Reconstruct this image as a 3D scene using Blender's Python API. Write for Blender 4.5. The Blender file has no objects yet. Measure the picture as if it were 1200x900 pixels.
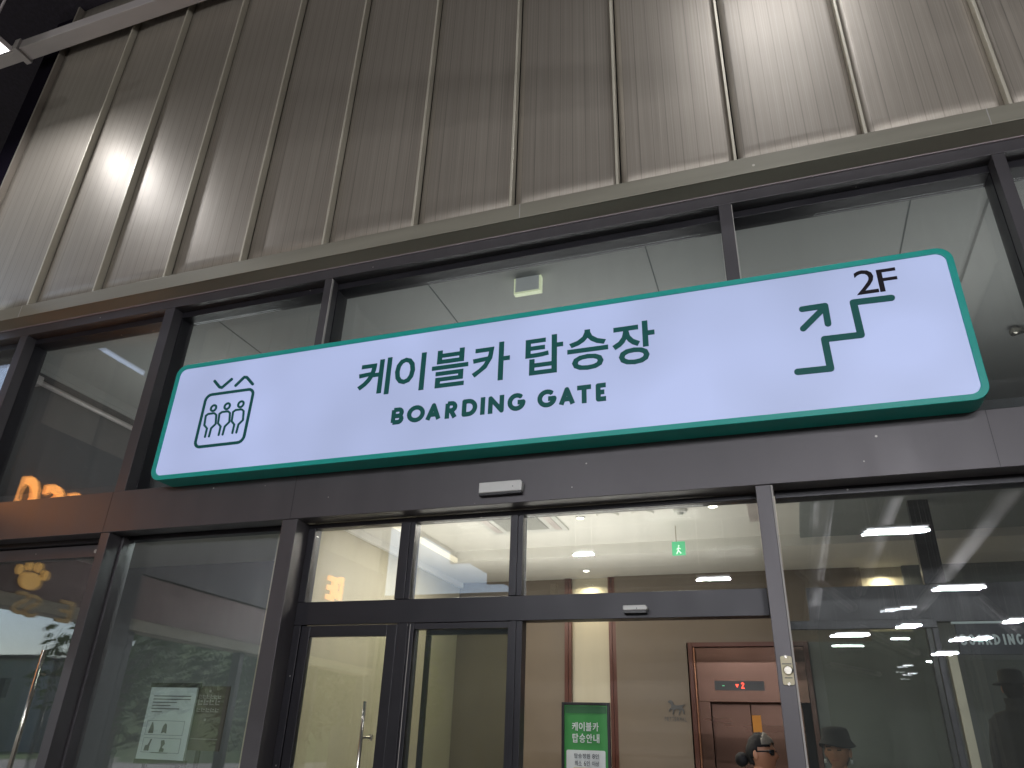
import bpy, bmesh, math, random
from mathutils import Vector, Matrix
import mathutils.noise as mn
sc = bpy.context.scene
R = math.radians
random.seed(4)
C = bpy.data.collections.new('place'); sc.collection.children.link(C)

# ------------------------------------------------------------------ camera
EYE = Vector((6.031, -4.998, 1.62))
YAW, PITCH, ROLL, FPX = R(-20.146), R(26.318), R(2.101), 864.28
_f = Vector((math.sin(YAW) * math.cos(PITCH), math.cos(YAW) * math.cos(PITCH), math.sin(PITCH)))
_r0 = Vector((math.cos(YAW), -math.sin(YAW), 0)); _u0 = _r0.cross(_f)
_r = math.cos(ROLL) * _r0 + math.sin(ROLL) * _u0
_u = -math.sin(ROLL) * _r0 + math.cos(ROLL) * _u0
cd = bpy.data.cameras.new('camera'); cam = bpy.data.objects.new('camera', cd); C.objects.link(cam)
cd.sensor_width = 36; cd.lens = FPX / 1200 * 36; cd.clip_start = 0.05; cd.clip_end = 3000
M = Matrix((_r, _u, -_f)).transposed().to_4x4(); M.translation = EYE
cam.matrix_world = M
sc.camera = cam
# ------------------------------------------------------------------ world, sun, exposure
w = bpy.data.worlds.new('World'); sc.world = w; w.use_nodes = True
nt = w.node_tree; bg = nt.nodes['Background']
sky = nt.nodes.new('ShaderNodeTexSky'); sky.sky_type = 'NISHITA'; sky.sun_disc = False
SUN_AZ, SUN_EL = R(222), R(50)
sky.sun_elevation = SUN_EL; sky.sun_rotation = SUN_AZ
nt.links.new(sky.outputs[0], bg.inputs[0]); bg.inputs[1].default_value = 0.13
sl = bpy.data.lights.new('sun', 'SUN'); sl.energy = 3.0; sl.angle = R(0.5); sl.color = (1, .96, .9)
so = bpy.data.objects.new('sun', sl); C.objects.link(so)
sd = Vector((math.sin(SUN_AZ) * math.cos(SUN_EL), math.cos(SUN_AZ) * math.cos(SUN_EL), math.sin(SUN_EL)))
so.rotation_euler = sd.to_track_quat('Z', 'Y').to_euler()
vs = sc.view_settings; vs.view_transform = 'Standard'; vs.look = 'None'; vs.exposure = 0.55; vs.gamma = 1
cy = sc.cycles; cy.transparent_max_bounces = 48; cy.max_bounces = 10; cy.diffuse_bounces = 4; cy.glossy_bounces = 5
cy.use_denoising = True; cy.sample_clamp_indirect = 4; cy.caustics_reflective = False
try: cy.denoiser = 'OPENIMAGEDENOISE'; cy.denoising_input_passes = 'RGB_ALBEDO_NORMAL'
except Exception: pass

def ray(px, py): return _f + _r * ((px - 600) / FPX) - _u * ((py - 450) / FPX)
def atY(px, py, Y): d = ray(px, py); return EYE + d * ((Y - EYE.y) / d.y)
def atZ(px, py, Z): d = ray(px, py); return EYE + d * ((Z - EYE.z) / d.z)
def X(px, py, Y): return atY(px, py, Y).x
def Z(px, py, Y): return atY(px, py, Y).z
def mirrored(px, py, Zt, Yg=.39):
    P = atY(px, py, Yg); d = ray(px, py); d.y *= -1
    return P + d * ((Zt - P.z) / d.z)

# ------------------------------------------------------------------ materials
MATS = {}
def mat(name, col, rough=.5, metal=0., emit=None, es=0., spec=.5, nscale=0, namt=.0, bump=0., stretch=(1, 1, 1), ramp=None, coat=0.):
    m = bpy.data.materials.new(name); m.use_nodes = True; t = m.node_tree; b = t.nodes['Principled BSDF']
    b.inputs['Base Color'].default_value = (*col, 1); b.inputs['Roughness'].default_value = rough
    b.inputs['Metallic'].default_value = metal; b.inputs['Specular IOR Level'].default_value = spec
    b.inputs['Coat Weight'].default_value = coat
    if emit: b.inputs['Emission Color'].default_value = (*emit, 1); b.inputs['Emission Strength'].default_value = es
    if nscale:
        tc = t.nodes.new('ShaderNodeTexCoord'); mp = t.nodes.new('ShaderNodeMapping'); mp.inputs['Scale'].default_value = stretch
        t.links.new(tc.outputs['Object'], mp.inputs[0])
        n = t.nodes.new('ShaderNodeTexNoise'); n.inputs['Scale'].default_value = nscale; n.inputs['Detail'].default_value = 6
        t.links.new(mp.outputs[0], n.inputs['Vector'])
        mx = t.nodes.new('ShaderNodeMix'); mx.data_type = 'RGBA'
        mx.inputs[6].default_value = (*[c * (1 - namt) for c in col], 1); mx.inputs[7].default_value = (*[min(1, c * (1 + namt)) for c in col], 1)
        t.links.new(n.outputs['Fac'], mx.inputs[0]); t.links.new(mx.outputs[2], b.inputs['Base Color'])
        mr = t.nodes.new('ShaderNodeMapRange'); mr.inputs[3].default_value = max(.02, rough - .12); mr.inputs[4].default_value = min(1, rough + .12)
        t.links.new(n.outputs['Fac'], mr.inputs[0]); t.links.new(mr.outputs[0], b.inputs['Roughness'])
        if bump:
            bp = t.nodes.new('ShaderNodeBump'); bp.inputs['Strength'].default_value = bump; bp.inputs['Distance'].default_value = .01
            t.links.new(n.outputs['Fac'], bp.inputs['Height']); t.links.new(bp.outputs[0], b.inputs['Normal'])
    MATS[name] = m
    return m

def glass_mat(name, tint, f0=.055, gain=1.0, rough=0.0, dirt=.011):
    m = bpy.data.materials.new(name); m.use_nodes = True; t = m.node_tree
    for n in list(t.nodes):
        if n.type == 'BSDF_PRINCIPLED': t.nodes.remove(n)
    out = [n for n in t.nodes if n.type == 'OUTPUT_MATERIAL'][0]
    tr = t.nodes.new('ShaderNodeBsdfTransparent'); tr.inputs[0].default_value = (*tint, 1)
    gl = t.nodes.new('ShaderNodeBsdfGlossy'); gl.inputs['Roughness'].default_value = rough; gl.inputs[0].default_value = (.95, .97, 1, 1)
    fr = t.nodes.new('ShaderNodeFresnel'); fr.inputs[0].default_value = 1.5
    geo = t.nodes.new('ShaderNodeNewGeometry')
    # a thin pane reflects alike from both sides
    lw = t.nodes.new('ShaderNodeLayerWeight'); lw.inputs[0].default_value = .5
    pw = t.nodes.new('ShaderNodeMath'); pw.operation = 'POWER'; pw.inputs[1].default_value = 4.0
    t.links.new(lw.outputs['Facing'], pw.inputs[0])
    ma = t.nodes.new('ShaderNodeMath'); ma.operation = 'MULTIPLY_ADD'; ma.inputs[1].default_value = .9 * gain; ma.inputs[2].default_value = f0 * gain
    ma.use_clamp = True
    t.links.new(pw.outputs[0], ma.inputs[0])
    mx = t.nodes.new('ShaderNodeMixShader'); t.links.new(ma.outputs[0], mx.inputs[0])
    t.links.new(tr.outputs[0], mx.inputs[1]); t.links.new(gl.outputs[0], mx.inputs[2])
    # light film of dust with runs
    tc = t.nodes.new('ShaderNodeTexCoord'); mp = t.nodes.new('ShaderNodeMapping'); mp.inputs['Scale'].default_value = (2.5, 2.5, .35)
    n = t.nodes.new('ShaderNodeTexNoise'); n.inputs['Scale'].default_value = 3; n.inputs['Detail'].default_value = 5
    t.links.new(tc.outputs['Object'], mp.inputs[0]); t.links.new(mp.outputs[0], n.inputs['Vector'])
    mr = t.nodes.new('ShaderNodeMapRange'); mr.inputs[1].default_value = .45; mr.inputs[2].default_value = .8; mr.inputs[3].default_value = dirt * 1.3; mr.inputs[4].default_value = dirt * 2.6
    t.links.new(n.outputs['Fac'], mr.inputs[0])
    df = t.nodes.new('ShaderNodeBsdfDiffuse'); df.inputs[0].default_value = (.5, .5, .48, 1)
    m2 = t.nodes.new('ShaderNodeMixShader'); t.links.new(mr.outputs[0], m2.inputs[0])
    t.links.new(mx.outputs[0], m2.inputs[1]); t.links.new(df.outputs[0], m2.inputs[2])
    t.links.new(m2.outputs[0], out.inputs[0])
    MATS[name] = m
    return m

def cladding_mat():
    m = bpy.data.materials.new('cladding_metal'); m.use_nodes = True; t = m.node_tree; b = t.nodes['Principled BSDF']
    L = t.links.new
    tc = t.nodes.new('ShaderNodeTexCoord'); oi = t.nodes.new('ShaderNodeObjectInfo')
    mp = t.nodes.new('ShaderNodeMapping'); mp.inputs['Scale'].default_value = (60, 1, .35); L(tc.outputs['Object'], mp.inputs[0])
    n = t.nodes.new('ShaderNodeTexNoise'); n.inputs['Scale'].default_value = 1.0; n.inputs['Detail'].default_value = 5; L(mp.outputs[0], n.inputs['Vector'])
    n2 = t.nodes.new('ShaderNodeTexNoise'); n2.inputs['Scale'].default_value = .7; n2.inputs['Detail'].default_value = 4; L(tc.outputs['Object'], n2.inputs['Vector'])
    sp = t.nodes.new('ShaderNodeSeparateXYZ'); L(tc.outputs['Object'], sp.inputs[0])
    # fine pressed lines, six to a sheet: lit and shaded edges painted into the colour
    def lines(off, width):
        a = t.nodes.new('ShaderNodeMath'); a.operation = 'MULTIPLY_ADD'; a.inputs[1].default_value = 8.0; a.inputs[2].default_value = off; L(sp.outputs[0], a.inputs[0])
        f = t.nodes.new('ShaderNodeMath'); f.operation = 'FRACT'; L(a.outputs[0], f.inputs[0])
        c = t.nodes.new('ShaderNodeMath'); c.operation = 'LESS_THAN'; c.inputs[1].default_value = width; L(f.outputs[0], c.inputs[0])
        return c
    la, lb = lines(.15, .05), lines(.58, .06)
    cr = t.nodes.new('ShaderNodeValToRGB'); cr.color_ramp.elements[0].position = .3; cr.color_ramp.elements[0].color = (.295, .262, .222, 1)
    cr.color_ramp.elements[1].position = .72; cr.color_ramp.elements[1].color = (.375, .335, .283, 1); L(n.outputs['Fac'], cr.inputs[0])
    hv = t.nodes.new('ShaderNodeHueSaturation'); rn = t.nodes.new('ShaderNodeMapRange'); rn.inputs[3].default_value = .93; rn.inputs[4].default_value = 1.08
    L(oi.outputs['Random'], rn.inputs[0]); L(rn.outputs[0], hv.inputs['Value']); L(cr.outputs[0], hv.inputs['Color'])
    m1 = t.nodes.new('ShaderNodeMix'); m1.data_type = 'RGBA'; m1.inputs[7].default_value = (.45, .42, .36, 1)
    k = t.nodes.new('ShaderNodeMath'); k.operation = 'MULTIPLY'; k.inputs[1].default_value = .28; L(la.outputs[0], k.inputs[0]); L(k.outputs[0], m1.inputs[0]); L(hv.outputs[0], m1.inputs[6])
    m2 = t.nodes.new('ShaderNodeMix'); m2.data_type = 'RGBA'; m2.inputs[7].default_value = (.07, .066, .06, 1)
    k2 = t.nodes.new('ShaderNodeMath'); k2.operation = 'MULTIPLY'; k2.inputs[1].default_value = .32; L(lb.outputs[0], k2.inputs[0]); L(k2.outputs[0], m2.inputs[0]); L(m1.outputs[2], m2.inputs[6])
    # dull smears
    m3 = t.nodes.new('ShaderNodeMix'); m3.data_type = 'RGBA'; m3.inputs[7].default_value = (.27, .25, .2, 1)
    mr3 = t.nodes.new('ShaderNodeMapRange'); mr3.inputs[1].default_value = .55; mr3.inputs[2].default_value = .8; mr3.inputs[4].default_value = .5; L(n2.outputs['Fac'], mr3.inputs[0])
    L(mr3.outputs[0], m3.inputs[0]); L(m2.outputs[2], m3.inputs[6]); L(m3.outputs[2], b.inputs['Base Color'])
    b.inputs['Metallic'].default_value = .45
    mr = t.nodes.new('ShaderNodeMapRange'); mr.inputs[3].default_value = .40; mr.inputs[4].default_value = .52; L(n.outputs['Fac'], mr.inputs[0])
    ad = t.nodes.new('ShaderNodeMath'); ad.operation = 'MULTIPLY_ADD'; ad.inputs[1].default_value = .18; L(n2.outputs['Fac'], ad.inputs[0]); L(mr.outputs[0], ad.inputs[2])
    sb = t.nodes.new('ShaderNodeMath'); sb.operation = 'SUBTRACT'; sb.inputs[1].default_value = .09; L(ad.outputs[0], sb.inputs[0]); L(sb.outputs[0], b.inputs['Roughness'])
    bp = t.nodes.new('ShaderNodeBump'); bp.inputs['Strength'].default_value = .22; bp.inputs['Distance'].default_value = .004; L(n.outputs['Fac'], bp.inputs['Height'])
    bp2 = t.nodes.new('ShaderNodeBump'); bp2.inputs['Strength'].default_value = .5; bp2.inputs['Distance'].default_value = .02; L(n2.outputs['Fac'], bp2.inputs['Height']); L(bp.outputs[0], bp2.inputs['Normal'])
    L(bp2.outputs[0], b.inputs['Normal'])
    MATS['cladding_metal'] = m
    return m

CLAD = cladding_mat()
RIB = mat('rib_metal', (.58, .54, .44), .45, .3, nscale=5, namt=.15, stretch=(1, 1, .3))
FLASH = mat('flashing_metal', (.27, .255, .205), .48, .3, nscale=2, namt=.22, stretch=(.3, 1, 4), bump=.1)
FRAME = mat('bronze_aluminium', (.086, .080, .087), .42, .35, nscale=4, namt=.18, stretch=(1, 1, .3), bump=.04)
FRAME2 = mat('black_aluminium', (.022, .021, .026), .38, .3, nscale=4, namt=.15)
SEAL = mat('sealant', (.4, .38, .36), .6)
GLASS = glass_mat('window_glass', (.975, .983, .98), .05, 1.0)
GLASSG = glass_mat('green_glass', (.915, .93, .90), .05, 1.0)
GREEN = mat('sign_green', (.012, .37, .32), .38, 0., nscale=3, namt=.08)
LGREEN = mat('letter_green', (.003, .105, .095), .5, spec=.3)
LDARK = mat('letter_black', (.007, .004, .009), .5, spec=.2)
FACE = mat('lit_acrylic', (.22, .25, .28), .4, emit=(.39, .455, .77), es=.50)
def specks(m, scale, size, col, thr):
    t = m.node_tree; b = t.nodes['Principled BSDF']; L = t.links.new; tc = t.nodes.new('ShaderNodeTexCoord')
    v = t.nodes.new('ShaderNodeTexVoronoi'); v.inputs['Scale'].default_value = scale; L(tc.outputs['Object'], v.inputs['Vector'])
    lt = t.nodes.new('ShaderNodeMath'); lt.operation = 'LESS_THAN'; lt.inputs[1].default_value = size; L(v.outputs['Distance'], lt.inputs[0])
    sp = t.nodes.new('ShaderNodeSeparateColor'); L(v.outputs['Color'], sp.inputs[0])
    gt = t.nodes.new('ShaderNodeMath'); gt.operation = 'GREATER_THAN'; gt.inputs[1].default_value = thr; L(sp.outputs[0], gt.inputs[0])
    mu = t.nodes.new('ShaderNodeMath'); mu.operation = 'MULTIPLY'; L(lt.outputs[0], mu.inputs[0]); L(gt.outputs[0], mu.inputs[1])
    mx = t.nodes.new('ShaderNodeMix'); mx.data_type = 'RGBA'; mx.inputs[7].default_value = (*col, 1)
    old = b.inputs['Base Color'].links[0].from_socket; L(old, mx.inputs[6]); L(mu.outputs[0], mx.inputs[0]); L(mx.outputs[2], b.inputs['Base Color'])
specks(FRAME, 9, .075, (.42, .40, .38), .90); specks(FLASH, 8, .09, (.55, .52, .46), .90); specks(FRAME2, 9, .06, (.3, .29, .28), .93); specks(CLAD, 5, .05, (.6, .57, .5), .88)
specks(RIB, 7, .1, (.22, .19, .13), .85)
def uneven_glow():
    t = FACE.node_tree; b = t.nodes['Principled BSDF']; tc = t.nodes.new('ShaderNodeTexCoord'); n = t.nodes.new('ShaderNodeTexNoise'); n.inputs['Scale'].default_value = 1.1; n.inputs['Detail'].default_value = 1
    mr = t.nodes.new('ShaderNodeMapRange'); mr.inputs[1].default_value = .3; mr.inputs[2].default_value = .7; mr.inputs[3].default_value = .44; mr.inputs[4].default_value = .585
    t.links.new(tc.outputs['Object'], n.inputs['Vector']); t.links.new(n.outputs['Fac'], mr.inputs[0]); t.links.new(mr.outputs[0], b.inputs['Emission Strength'])
uneven_glow()
WPLAST = mat('white_plastic', (.62, .62, .6), .4, nscale=8, namt=.06)
BPLAST = mat('black_plastic', (.02, .02, .022), .35)
WALL = mat('beige_wallboard', (.47, .43, .33), .55, nscale=2.2, namt=.07, stretch=(8, 8, .6))
STONE = mat('beige_stone', (.15, .118, .088), .5, nscale=3, namt=.14)
CEIL = mat('white_ceiling', (.72, .705, .67), .8, nscale=1.5, namt=.03)
CEILG = mat('grey_green_ceiling', (.42, .43, .42), .7, nscale=1, namt=.05)
DWALL = mat('dark_wall', (.07, .075, .08), .7, nscale=1, namt=.2)
GWALL = mat('grey_wall', (.15, .165, .168), .7, nscale=2, namt=.15, stretch=(6, 6, .5))
TRIM = mat('brown_trim', (.09, .032, .023), .3, .2)
COPPER = mat('copper_steel', (.155, .088, .068), .24, .9, nscale=.6, namt=.08, stretch=(.4, 1, 3))
COPPERL = mat('copper_edge', (.38, .18, .11), .25, .85)
STEEL = mat('stainless_steel', (.6, .57, .5), .22, .9)
SPRAY = mat('sprayed_insulation', (.028, .022, .034), .9, nscale=14, namt=.7, bump=1.0)
GALV = mat('pale_channel_steel', (.60, .55, .54), .5, .3, nscale=3, namt=.2, stretch=(.3, 1, 1))
PAVE = mat('paving', (.3, .28, .25), .8, nscale=4, namt=.15)
FLOORM = mat('lobby_tile', (.35, .32, .27), .25, nscale=2, namt=.1)
LAMPW = mat('lamp_glow', (.9, .9, .9), .5, emit=(.93, .95, 1), es=11)
LAMPF = mat('flood_glow', (.9, .9, .9), .5, emit=(.93, .95, 1), es=4)
DOWNL = mat('downlight_glow', (.9, .9, .9), .5, emit=(1, .93, .78), es=9)
COVE = mat('cove_glow', (.9, .85, .7), .5, emit=(1, .9, .72), es=.3)
ORANGE = mat('orange_lit_letter', (.9, .4, .1), .5, emit=(1, .37, .08), es=2.9)
GOLD = mat('gold_lit_letter', (.6, .4, .12), .5, emit=(1, .55, .14), es=.7)
EXITG = mat('exit_green', (.08, .4, .2), .5, emit=(.12, .6, .28), es=.5)
RED = mat('led_red', (.6, .05, .03), .5, emit=(1, .06, .03), es=2.2)
SIGNG = mat('standee_green', (.035, .25, .055), .45, nscale=1.5, namt=.25)
SIGNG2 = mat('standee_green_dark', (.02, .115, .04), .45)
PAPER = mat('paper_white', (.62, .66, .68), .7)
PAPERG = mat('pale_notice', (.52, .61, .61), .6)
TAUPE = mat('taupe_notice', (.085, .075, .052), .6)
INK = mat('grey_ink', (.1, .11, .12), .7)
ORST = mat('orange_sticker', (.5, .2, .02), .6)
CREAM = mat('cream_plate', (.62, .55, .36), .4, nscale=8, namt=.08)
SKIN = mat('skin', (.46, .22, .13), .5, nscale=10, namt=.1)
HAIR = mat('black_grey_hair', (.012, .012, .014), .6, spec=.2, nscale=40, namt=.9, stretch=(1, 1, .2), bump=.5)
HAIRG = mat('grey_hair', (.22, .2, .17), .5, nscale=60, namt=.6, bump=.4)
CLOTHD = mat('black_cloth', (.018, .018, .02), .85, nscale=10, namt=.3)
CLOTHP = mat('navy_cloth', (.05, .05, .13), .85, nscale=10, namt=.3)
SHADES = mat('dark_lens', (.006, .006, .012), .15)
LIP = mat('lip', (.4, .13, .11), .5)
LEAF = mat('tree_leaves', (.11, .20, .04), .7, nscale=3, namt=.5)
BARK = mat('tree_bark', (.12, .09, .06), .9)
CONC = mat('pale_render', (.5, .49, .46), .8, nscale=1, namt=.1)
DGLASS = mat('dark_window', (.05, .07, .09), .15)

# ------------------------------------------------------------------ helpers
def link(name, me, parent=None, m=None):
    o = bpy.data.objects.new(name, me); C.objects.link(o)
    if m is not None and me is not None and not me.materials: me.materials.append(m)
    if parent is not None: o.parent = parent; o.matrix_parent_inverse = Matrix()
    return o
def tag(o, label=None, cat=None, group=None, kind=None):
    if label: o['label'] = label
    if cat: o['category'] = cat
    if group: o['group'] = group
    if kind: o['kind'] = kind
    return o
def thing(name, label, cat, loc=(0, 0, 0), group=None):
    o = bpy.data.objects.new(name, None); C.objects.link(o); o.location = loc; o.empty_display_size = .1
    return tag(o, label, cat, group)

class MB:
    """collects shapes in world coordinates; build() links one mesh, moved into its parent's frame"""
    def __init__(s): s.v, s.f, s.mi, s.k = [], [], [], 0
    def add(s, vs, fs, mi=0):
        n = len(s.v); s.v += [tuple(v) for v in vs]; s.f += [tuple(i + n for i in f) for f in fs]; s.mi += [mi] * len(fs); return s
    def box(s, x0, x1, y0, y1, z0, z1, mi=0):
        v = [(x, y, z) for x in (x0, x1) for y in (y0, y1) for z in (z0, z1)]
        return s.add(v, [(0, 1, 3, 2), (4, 6, 7, 5), (0, 4, 5, 1), (2, 3, 7, 6), (0, 2, 6, 4), (1, 5, 7, 3)], mi)
    def prism_y(s, pts, y0, y1, mi=0):     # pts = (x,z), front at y0
        n = len(pts); v = [(x, y0, z) for x, z in pts] + [(x, y1, z) for x, z in pts]
        return s.add(v, [tuple(range(n))[::-1], tuple(range(n, 2 * n))] + [(i, (i + 1) % n, (i + 1) % n + n, i + n) for i in range(n)], mi)
    def tube(s, a, b, r0, r1=None, n=12, caps=True, mi=0):
        r1 = r0 if r1 is None else r1; a, b = Vector(a), Vector(b); d = (b - a).normalized()
        p = d.orthogonal().normalized(); q = d.cross(p)
        v = [a + (p * math.cos(2 * math.pi * i / n) + q * math.sin(2 * math.pi * i / n)) * r0 for i in range(n)] + \
            [b + (p * math.cos(2 * math.pi * i / n) + q * math.sin(2 * math.pi * i / n)) * r1 for i in range(n)]
        f = [(i, (i + 1) % n, (i + 1) % n + n, i + n) for i in range(n)]
        if caps: f += [tuple(range(n))[::-1], tuple(range(n, 2 * n))]
        return s.add(v, f, mi)
    def stroke(s, pts, wd, y0, dep, closed=False, round_ends=True, mi=0):
        """flat stroke in the xz plane made of bars and round joints, each a hair prouder than the last"""
        P = list(pts) + ([pts[0]] if closed else []); k = s.k
        for (a, b) in zip(P[:-1], P[1:]):
            dx, dz = b[0] - a[0], b[1] - a[1]; L = math.hypot(dx, dz)
            if L < 1e-6: continue
            nx, nz = -dz / L * wd / 2, dx / L * wd / 2
            s.prism_y([(a[0] + nx, a[1] + nz), (b[0] + nx, b[1] + nz), (b[0] - nx, b[1] - nz), (a[0] - nx, a[1] - nz)], y0 - dep - k * 5e-5, y0 + .001, mi); k += 1
        J = P[:-1] if closed else (P if round_ends else P[1:-1])
        for c in J:
            s.prism_y([(c[0] + math.cos(t * math.pi / 8) * wd / 2, c[1] + math.sin(t * math.pi / 8) * wd / 2) for t in range(16)][::-1], y0 - dep - k * 5e-5, y0 + .001, mi); k += 1
        s.k = k
        return s
    def mesh(s, name, mats, origin=(0, 0, 0), smooth=False):
        me = bpy.data.meshes.new(name); o = Vector(origin)
        me.from_pydata([tuple(Vector(v) - o) for v in s.v], [], s.f)
        for m in (mats if isinstance(mats, (list, tuple)) else [mats]): me.materials.append(m)
        me.polygons.foreach_set('material_index', s.mi)
        bm = bmesh.new(); bm.from_mesh(me); bmesh.ops.recalc_face_normals(bm, faces=bm.faces); bm.to_mesh(me); bm.free()
        if smooth:
            me.shade_smooth()
        me.update(); return me
    def build(s, name, mats, parent=None, bevel=0., smooth=False):
        org = Vector((0, 0, 0)); q = parent
        while q is not None: org += Vector(q.location); q = q.parent
        if parent is None:
            lo = [min(v[i] for v in s.v) for i in range(3)]; hi = [max(v[i] for v in s.v) for i in range(3)]
            org = Vector(((lo[0] + hi[0]) / 2, (lo[1] + hi[1]) / 2, lo[2]))
        o = link(name, s.mesh(name, mats, org, smooth), parent)
        if parent is None: o.location = org
        if bevel:
            b = o.modifiers.new('bevel', 'BEVEL'); b.width = bevel; b.segments = 2; b.limit_method = 'ANGLE'; b.harden_normals = False
        return o

def clamp_part(name, mbx, m, parent, **k): return mbx.build(name, m, parent, **k)

def glyph(name, ch, rect, yf, dep, m, parent, bold=0., to='Y-'):
    """one character as real extruded lettering, fitted into rect=(x0,x1,z0,z1) on plane y=yf facing -y"""
    cu = bpy.data.curves.new(name, 'FONT'); cu.body = ch; cu.size = 1; cu.offset = bold; cu.extrude = .02; cu.resolution_u = 3
    ob = bpy.data.objects.new('tmp', cu); C.objects.link(ob)
    dg = bpy.context.evaluated_depsgraph_get(); me = bpy.data.meshes.new_from_object(ob.evaluated_get(dg))
    C.objects.unlink(ob); bpy.data.objects.remove(ob); bpy.data.curves.remove(cu)
    xs = [v.co.x for v in me.vertices]; ys = [v.co.y for v in me.vertices]; zs = [v.co.z for v in me.vertices]
    if not xs: return None
    x0, x1, z0, z1 = rect; ax, bx, ay, by = min(xs), max(xs), min(ys), max(ys); az, bz = min(zs), max(zs)
    if z0 is None:  # keep proportion: rect = (x0, x1, None, zbase)
        s_ = (x1 - x0) / (bx - ax); z0 = z1; z1 = z0 + (by - ay) * s_
    org = Vector((0, 0, 0)); q = parent
    while q is not None: org += Vector(q.location); q = q.parent
    for v in me.vertices:
        X_ = x0 + (v.co.x - ax) / (bx - ax) * (x1 - x0); Z_ = z0 + (v.co.y - ay) / max(1e-6, by - ay) * (z1 - z0)
        Y_ = yf - dep * (v.co.z - az) / (bz - az)
        if to == 'X+': v.co = Vector((yf + dep * (v.co.z - az) / (bz - az), X_, Z_)) - org
        else: v.co = Vector((X_, Y_, Z_)) - org
    me.name = name; me.materials.clear(); me.materials.append(m)
    bm = bmesh.new(); bm.from_mesh(me); bmesh.ops.recalc_face_normals(bm, faces=bm.faces); bm.to_mesh(me); bm.free()
    return link(name, me, parent)

def copy_tree(o, parent=None):
    c = o.copy(); C.objects.link(c); c.parent = parent
    for ch in o.children: copy_tree(ch, c)
    return c

def area(name, loc, size, power, col=(1, 1, 1), rot=(0, 0, 0), parent=None, sy=None, spread=None):
    l = bpy.data.lights.new(name, 'AREA'); l.energy = power; l.color = col; l.size = size
    if sy: l.shape = 'RECTANGLE'; l.size_y = sy
    if spread: l.spread = spread
    o = bpy.data.objects.new(name, l); C.objects.link(o); o.location = loc; o.rotation_euler = rot
    if parent is not None: o.parent = parent
    return o

# ================================================================== LARGE STRUCTURE
YF = .12            # front of the window frames
YG = .39            # upper panes
YD = .30            # front of the black door frames
ZB0, ZB1 = 3.30, 3.696      # the wide beam
ZR = 5.865          # top rail
tag(MB().box(-300, 300, -300, 300, -.3, -.004).build('ground', PAVE), kind='structure')
tag(MB().box(-14, 24, .6, 9, .0, .004).build('lobby_floor', FLOORM), kind='structure')

# canopy roof over the forecourt, and the dark space left of the cladding
m = MB().box(-12, 26, -46, 9, 11.9, 12.1)
roof = tag(m.build('canopy_roof', SPRAY), kind='structure')
tag(MB().box(-26, 26, -46.3, -46.01, 0, 11.9).box(26.01, 26.3, -46, 9, 0, 11.9).build('sky_blocking_wall', mat('sky_block_grey', (.16, .165, .17), .7, nscale=.4, namt=.3)), kind='structure')  # added far wall, keeps bright sky out of the glass reflections
tag(MB().box(-3.5, 26, 8.8, 9, 0, 11.89).build('building_back_wall', DWALL), kind='structure')
tag(MB().box(-3.9, -3.36, .14, .3, 6.0, 11.9).box(-12, -3.4, 4.6, 4.8, 0, 11.9).build('dark_space_backing', mat('unlit_black', (.010, .008, .014), 1, spec=.02, nscale=.6, namt=.4)), kind='structure')  # near-black sheets standing in for the unlit open space

# added green slope hiding low sky from the left panes' reflections, with one gap
bmh = bmesh.new(); gh = []
for i in range(25):
    row = []
    for j in range(41):
        x = -34 - i * 3.5; y = 40 - j * 4.5; t = i / 24; vl = min(1, max(0, (abs(y - (-14 + (x + 17) * .86)) - 5 - .05 * abs(x)) / 10)); vl = vl * vl * (3 - 2 * vl)
        row.append(bmh.verts.new((x, y, -.1 + vl * 34 * t ** .8 + vl * 3.5 * mn.noise(Vector((x * .06, y * .06, 0))) * min(1, t * 5) + 1.3 * mn.noise(Vector((x * .3, y * .3, 3))) * min(1, t * 5))))
    gh.append(row)
for i in range(24):
    for j in range(40): bmh.faces.new((gh[i][j], gh[i][j + 1], gh[i + 1][j + 1], gh[i + 1][j]))
bmesh.ops.recalc_face_normals(bmh, faces=bmh.faces)
meh = bpy.data.meshes.new('sky_blocking_slope'); bmh.to_mesh(meh); bmh.free(); meh.shade_smooth()
tag(link('sky_blocking_slope', meh, None, mat('sky_block_green', (.08, .14, .03), .9, nscale=.5, namt=.8, bump=.6)), kind='structure')

# ---- cladding
clad = thing('metal_clad_wall', 'tall brown-grey metal cladding wall with raised vertical seams above the glazing', 'wall', (3, .08, 6.0))
PZ0, PZ1 = 6.05, 11.88
bounds = [-3.30] + [-1.888 + i * 1.0 for i in range(0, 15)]
bounds = [-3.28, -2.888 + .0] + bounds[1:]
bounds = [-3.28] + [-1.888 + i for i in range(0, 15)]
def panel_mesh(wd, bow=1.0):
    bm = bmesh.new(); nx, nz = 14, 24
    g = []
    for i in range(nx + 1):
        u = i / nx; row = []
        for j in range(nz + 1):
            x = u * wd; z = (PZ1 - PZ0) * j / nz
            y = -.012 * bow * math.sin(math.pi * u) + .008 * (1 - u) ** 6 - .004 * u ** 8
            row.append(bm.verts.new((x, y, z)))
        g.append(row)
    for i in range(nx):
        for j in range(nz): bm.faces.new((g[i][j], g[i + 1][j], g[i + 1][j + 1], g[i][j + 1]))
    r = bmesh.ops.extrude_face_region(bm, geom=list(bm.faces))
    for v in [e for e in r['geom'] if isinstance(e, bmesh.types.BMVert)]: v.co.y += .05
    bmesh.ops.recalc_face_normals(bm, faces=bm.faces)
    me = bpy.data.meshes.new('panel'); bm.to_mesh(me); bm.free(); me.materials.append(CLAD); me.shade_smooth()
    return me
pm1 = panel_mesh(.974); pm0 = panel_mesh(1.38, .2)
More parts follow.
